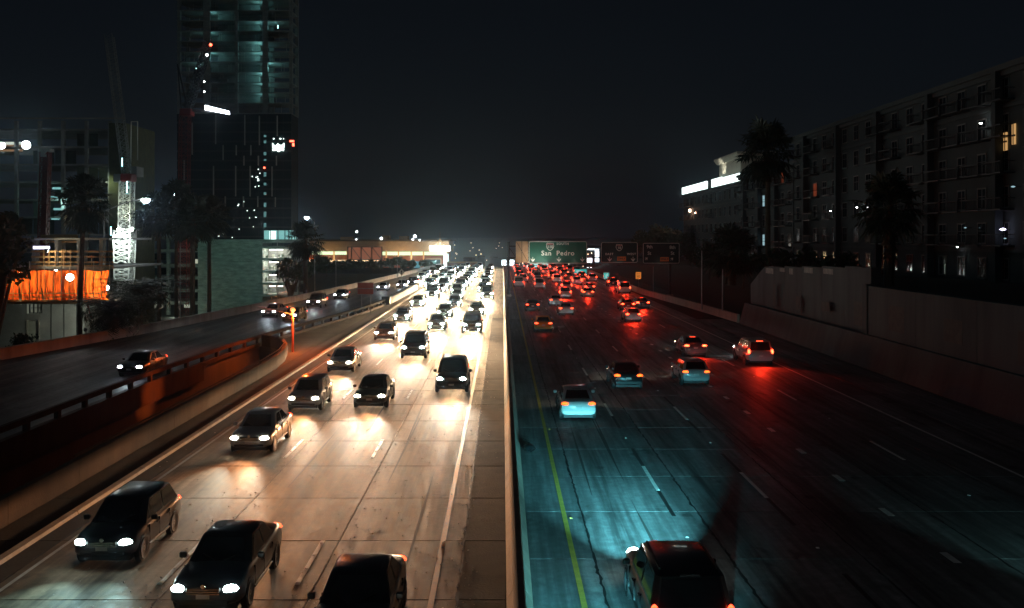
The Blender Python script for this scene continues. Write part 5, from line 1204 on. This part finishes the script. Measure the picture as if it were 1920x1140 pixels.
def apartment(label, x, ya, yb, zbase, ztop, floors, pitch, mt, seed, lits=(), bays=0, balc=.35):
    rg = random.Random(seed); o = thing('apartment_building', label, 'building', (x, (ya+yb)/2, zbase))
    fh = (ztop-zbase)/floors; n = int((yb-ya)/pitch); pt_ = (yb-ya)/n; depth = 22
    MB().box(x, x+depth, ya, yb, zbase-1, ztop).build('wall', mt, o)
    for k in range(1, floors): 
        if k in (1, floors-1): MB().box(x-.18, x-.002, ya-.1, yb+.1, zbase+fh*k-.15, zbase+fh*k+.15).build('string_course', M_trim2, o)
    MB().box(x-.7, x+1.2, ya-.5, yb+.5, ztop-.05, ztop+.45).build('cornice', M_trim2, o); MB().box(x-.4, x-.003, ya-.3, yb+.3, ztop-.5, ztop-.06).build('cornice_bed', M_trim2, o)
    ww, wh = min(1.5,pt_*.5), fh*.55
    fr_ = MB().box(-.10,-.002,-ww/2-.1,ww/2+.1,-.1,0).box(-.10,-.002,-ww/2-.1,ww/2+.1,wh,wh+.12).box(-.09,-.002,-ww/2-.1,-ww/2,0,wh).box(-.09,-.002,ww/2,ww/2+.1,0,wh).box(-.05,-.002,-.03,.03,0,wh).box(-.045,-.002,-ww/2,ww/2,wh*.6,wh*.6+.05).data('window', M_wf)
    pn = MB().box(-.03,-.004,-ww/2,ww/2,0,wh).data('pane', M_wp); sl = MB().box(-.2,-.002,-ww/2-.15,ww/2+.15,-.2,-.1).data('sill', M_trim2)
    bal = MB().box(-1.3,-.002,-pt_*.42,pt_*.42,-.32,-.2)
    for q in range(12): y_ = -pt_*.42+pt_*.84*q/11; bal.box(-1.28,-1.24,y_-.015,y_+.015,-.2,.72)
    bal.box(-1.3,-1.22,-pt_*.42,pt_*.42,.72,.8); bal.box(-1.3,0,-pt_*.42-.02,-pt_*.42+.03,.72,.8); bal.box(-1.3,0,pt_*.42-.03,pt_*.42+.02,.72,.8); bal_me = bal.data('balcony', M_bal)
    for i in range(n):
        bcol = rg.random() < balc
        for k in range(floors):
            p = Vector((x, ya+pt_*(i+.5), zbase+fh*k+fh*.22)); w_ = link('window', fr_, o, p-absloc(o)); pa = link('pane', pn, w_, (0,0,0)); link('sill', sl, w_, (0,0,0))
            if (i,k) in lits: pa.material_slots[0].link = 'OBJECT'; pa.material_slots[0].material = lits[(i,k)]
            if bcol and k > 0: link('balcony', bal_me, o, p-absloc(o))
    for b in range(bays):
        y_ = ya+(yb-ya)*(b+.5)/bays; MB().box(x-.9,x-.2,y_-.35,y_+.35,zbase-1,ztop-.1).build('downpipe_shaft', mt, o)
    # gable end
    nx = 5
    fe = MB().box(-ww/2-.1,ww/2+.1,-.10,-.002,-.1,0).box(-ww/2-.1,ww/2+.1,-.10,-.002,wh,wh+.12).box(-ww/2-.1,-ww/2,-.09,-.002,0,wh).box(ww/2,ww/2+.1,-.09,-.002,0,wh).data('window', M_wf); pe = MB().box(-ww/2,ww/2,-.03,-.004,0,wh).data('pane', M_wp)
    for i in range(nx):
        for k in range(floors):
            w_ = link('window', fe, o, Vector((x+depth*(i+.5)/nx, ya, zbase+fh*k+fh*.22))-absloc(o)); link('pane', pe, w_, (0,0,0))
    return o
LWM = glow('warm window',(1.0,.55,.22),.9); LRD = glow('red curtain window',(1.0,.16,.05),.14); LCY = glow('cool window',(.55,.9,1.0),.55)
a1 = apartment('apartment block with a floodlit white roof parapet, behind the exit sign', 50.0, 199, 265, 2.6, 20.6, 5, 4.4, M_apt, 5, {(14,0):LWM}, 0)
for k in range(12):
    y0 = 201+64*k/12
    if k == 5: continue
    MB().box(49.55,49.8,y0+.05,y0+64/12-.05,21.06,23.0 if k > 2 else 22.8).build('lit_parapet', glow('white lit parapet',(.82,1.0,.93),2.6), a1)  # emission stands in for floodlight on the white parapet
MB().box(49.9,50.3,201,265,21.05,22.9).build('parapet_wall', M_trim2, a1)
M_cream = mat('cream stucco', (.62,.58,.48), .8, .1, .5)
MB().box(50.6,57,204,224,21.06,26.2).build('roof_pavilion', M_cream, a1); MB().loft([[(50.2,203.5,26.2),(57.4,203.5,26.2),(57.4,224.5,26.2),(50.2,224.5,26.2)],[(49.6,202.9,27.1),(58,202.9,27.1),(58,225.1,27.1),(49.6,225.1,27.1)],[(49.6,202.9,27.5),(58,202.9,27.5),(58,225.1,27.5),(49.6,225.1,27.5)]]).build('pavilion_cornice', M_cream, a1)
for y_ in (226.5,): 
    p = Vector((53,231,22.2)); l = lamp('pavilion_light','SPOT',a1,p-absloc(a1),5200,(1,.97,.82),.3,None,110,.6); aim(l,p,(52,222,25))
p = Vector((47.6,218,21.4)); l = lamp('pavilion_light','SPOT',a1,p-absloc(a1),1500,(1,.97,.82),.3,None,60,.8); aim(l,p,(50.8,219,25))
MB().box(49.2,49.7,253,253.5,16.0,16.8).build('wall_lantern', glow('peach lantern',(1,.62,.42),8), a1); lamp('lantern_light','POINT',a1,Vector((49,253.2,15.8))-absloc(a1),220,(1,.5,.3),.15)
a2 = apartment('dim apartment block with balconies between the lit-parapet block and the taller one', 48.5, 152, 196, 3.4, 21.5, 5, 4.0, M_apt2, 6, {(1,4):LCY,(6,3):LCY,(6,1):LCY,(3,4):LRD}, 4, .5)
a3 = apartment('tall dim apartment block filling the right edge above the retaining walls', 45.0, 52, 148, 4.8, 24.2, 6, 4.0, M_apt, 7, {(21,3):LRD}, 7, .45)
# slender lit strips up the stair bay between blocks
sp_ = thing('lamp_column', 'slim bay with three small cool stair lamps between the apartment blocks', 'stair bay', (47.2,150,3.4))
MB().box(47.0,47.9,149.2,151.0,3.2,21).build('bay_wall', M_apt2, sp_)
for z in (8.0,13.0,18.2): MB().box(46.85,46.995,149.9,150.2,z-.45,z+.45).build('stair_lamp', glow('stair lamp',(.6,.92,1),4), sp_)
# scattered lamps on the dark block
for i,(px,py,r_,mt_) in enumerate(((1874,430,.17,glow('violet lamp',(.75,.72,1),6)),(1893,350,.12,LCY),(1804,427,.08,LCY),(1878,447,.08,LCY),(1553,396,.10,M_bulb),(1602,389,.08,M_bulb),(1833,231,.09,M_bulb),(1697,372,.12,LCY),(1789,463,.06,M_bulb))):
    d = 44.0*F/(px-VX); p = PX(px,py,d); p.x = 44.3
    o = thing('wall_lamp', ['violet oval lamp low on the dark block at the right edge','cool lamp above the violet oval lamp','faint cool lamp left of the violet oval lamp','faint lamp just under the violet oval lamp','small white lamp on the corner of the tall dim block','small white lamp right of the red curtained window','tiny lamp pair high on the tall dim block','cool lamp beside a balcony in the middle of the tall dim block','tiny low white lamp under the violet oval lamp'][i], 'lamp', p, 0, 'wall lamps')
    MB().lathe([(0,r_*.7),(r_*.8,r_*.5),(r_*1.6,0),(r_*.8,-r_*.5),(0,-r_*.7)],10,p).build('globe', mt_, o, smooth=True); MB().bar(p,p+Vector((.7,0,0)),.05).build('bracket', M_darksteel, o)
# warm window pair at the far right edge
for y_, z0, z1 in ((85.6,17.0,18.6),(84.2,17.4,19.2)):
    q = MB().box(44.82,44.9,y_-.28,y_+.28,z0,z1).build('window', glow('amber window',(1,.55,.20),.55), a3); MB().box(44.76,44.82,y_-.03,y_+.03,z0,z1).build('glazing_bar', M_wf, q); MB().box(44.74,44.82,y_-.34,y_+.34,z0+.7,z0+.85).build('transom', M_wf, q)
# ledge and palms
palm_px('tall dark palm before the dim apartment block, left of two', 1372, 470, 118, 46, 61, basez=4.6, skirt=3.0, tr_=.35, group='palms on the right bank')
palm_px('dark palm against the tall apartment block, right of two', 1668, 385, 78, 52, 62, basez=5.2, skirt=4.0, tr_=.34, group='palms on the right bank')
palm_px('dark palm rising above the apartment roofs', 1440, 285, 135, 52, 63, basez=4.4, skirt=4.0, tr_=.35, group='palms on the right bank')
for i in range(7):
    px, d = ((1305,150),(1335,140),(1365,128),(1420,112),(1470,108),(1290,175),(1520,100))[i]
    tree(['dark bush on the right bank, behind the advisory sign','dark bush on the right bank beside the thin pole','dark bush on the right bank under the left palm','dark bush on the right bank behind the slanted wall end','dark bush above the tall wall, left one','dark bush on the right bank, farthest of the row','dark bush above the tall wall, right one'][i], (gpt(px,d).x+2,d,3.2), 4.5, 3.2, 90+i, 600, 'bushes on the right bank', leaf=.3, name='bush', cat='bush')
for i,(px,y0,d,y1) in enumerate(((1316,470,112,572),(1355,505,110,575),(1225,500,160,548),(1658,455,80,540))):
    zb3 = PX(px,y1,d).z; o = MB().tube(gpt(px,d,zb3-.5),PX(px,y0,d),.09,.06,7).build('utility_pole', M_steel, loc=gpt(px,d,zb3-.5))
    tag(o, ['bare metal pole beyond the slanted wall end','thin pole just left of the slanted wall end','thin pole under the 9th St sign','metal pole above the joint of the two retaining walls'][i],'pole','poles on the right')
for i,(px,py) in enumerate(((1255,556),(1277,561),(1297,565),(1322,570),(1387,592),(1415,604))):
    pass
# litter against the median
bg_ = thing('rubbish_bag', 'black rubbish lying against the foot of the median barrier', 'rubbish', (1.15,41.3,0))
rg = random.Random(5); rings = []
for j in range(9):
    ph = math.pi*j/8; rings.append([(1.15+.26*math.sin(ph)*math.cos(a)*(1+.18*rg.uniform(-1,1)), 41.3+.45*math.sin(ph)*math.sin(a)*(1+.18*rg.uniform(-1,1)), .17-.17*math.cos(ph)) for a in [2*math.pi*q/12 for q in range(12)]])
MB().loft(rings).build('bag', mat('black plastic', (.01,.01,.011), .3), bg_, smooth=True); MB().path([(1.15,41.6,.3),(1.02,42.1,.36),(.92,42.5,.25)],[.05,.04,.02],6).build('neck', MATS['black plastic'], bg_)
# ------------------------------------------------------------------ night haze: closed box of thin air round everything
hz_ = MB().box(-700,700,-40,3600,-26,150)
hm = bpy.data.materials.new('thin night haze'); hm.use_nodes = True; t = hm.node_tree; t.nodes.clear()
o_ = t.nodes.new('ShaderNodeOutputMaterial'); pv = t.nodes.new('ShaderNodeVolumePrincipled')
pv.inputs['Color'].default_value = (.58,.80,1.0,1); pv.inputs['Density'].default_value = 0.0003; pv.inputs['Anisotropy'].default_value = 0.94
t.links.new(pv.outputs[0], o_.inputs['Volume'])
tag(hz_.build('haze', hm), label='thin night haze hanging over the whole freeway', cat='haze', kind='stuff')
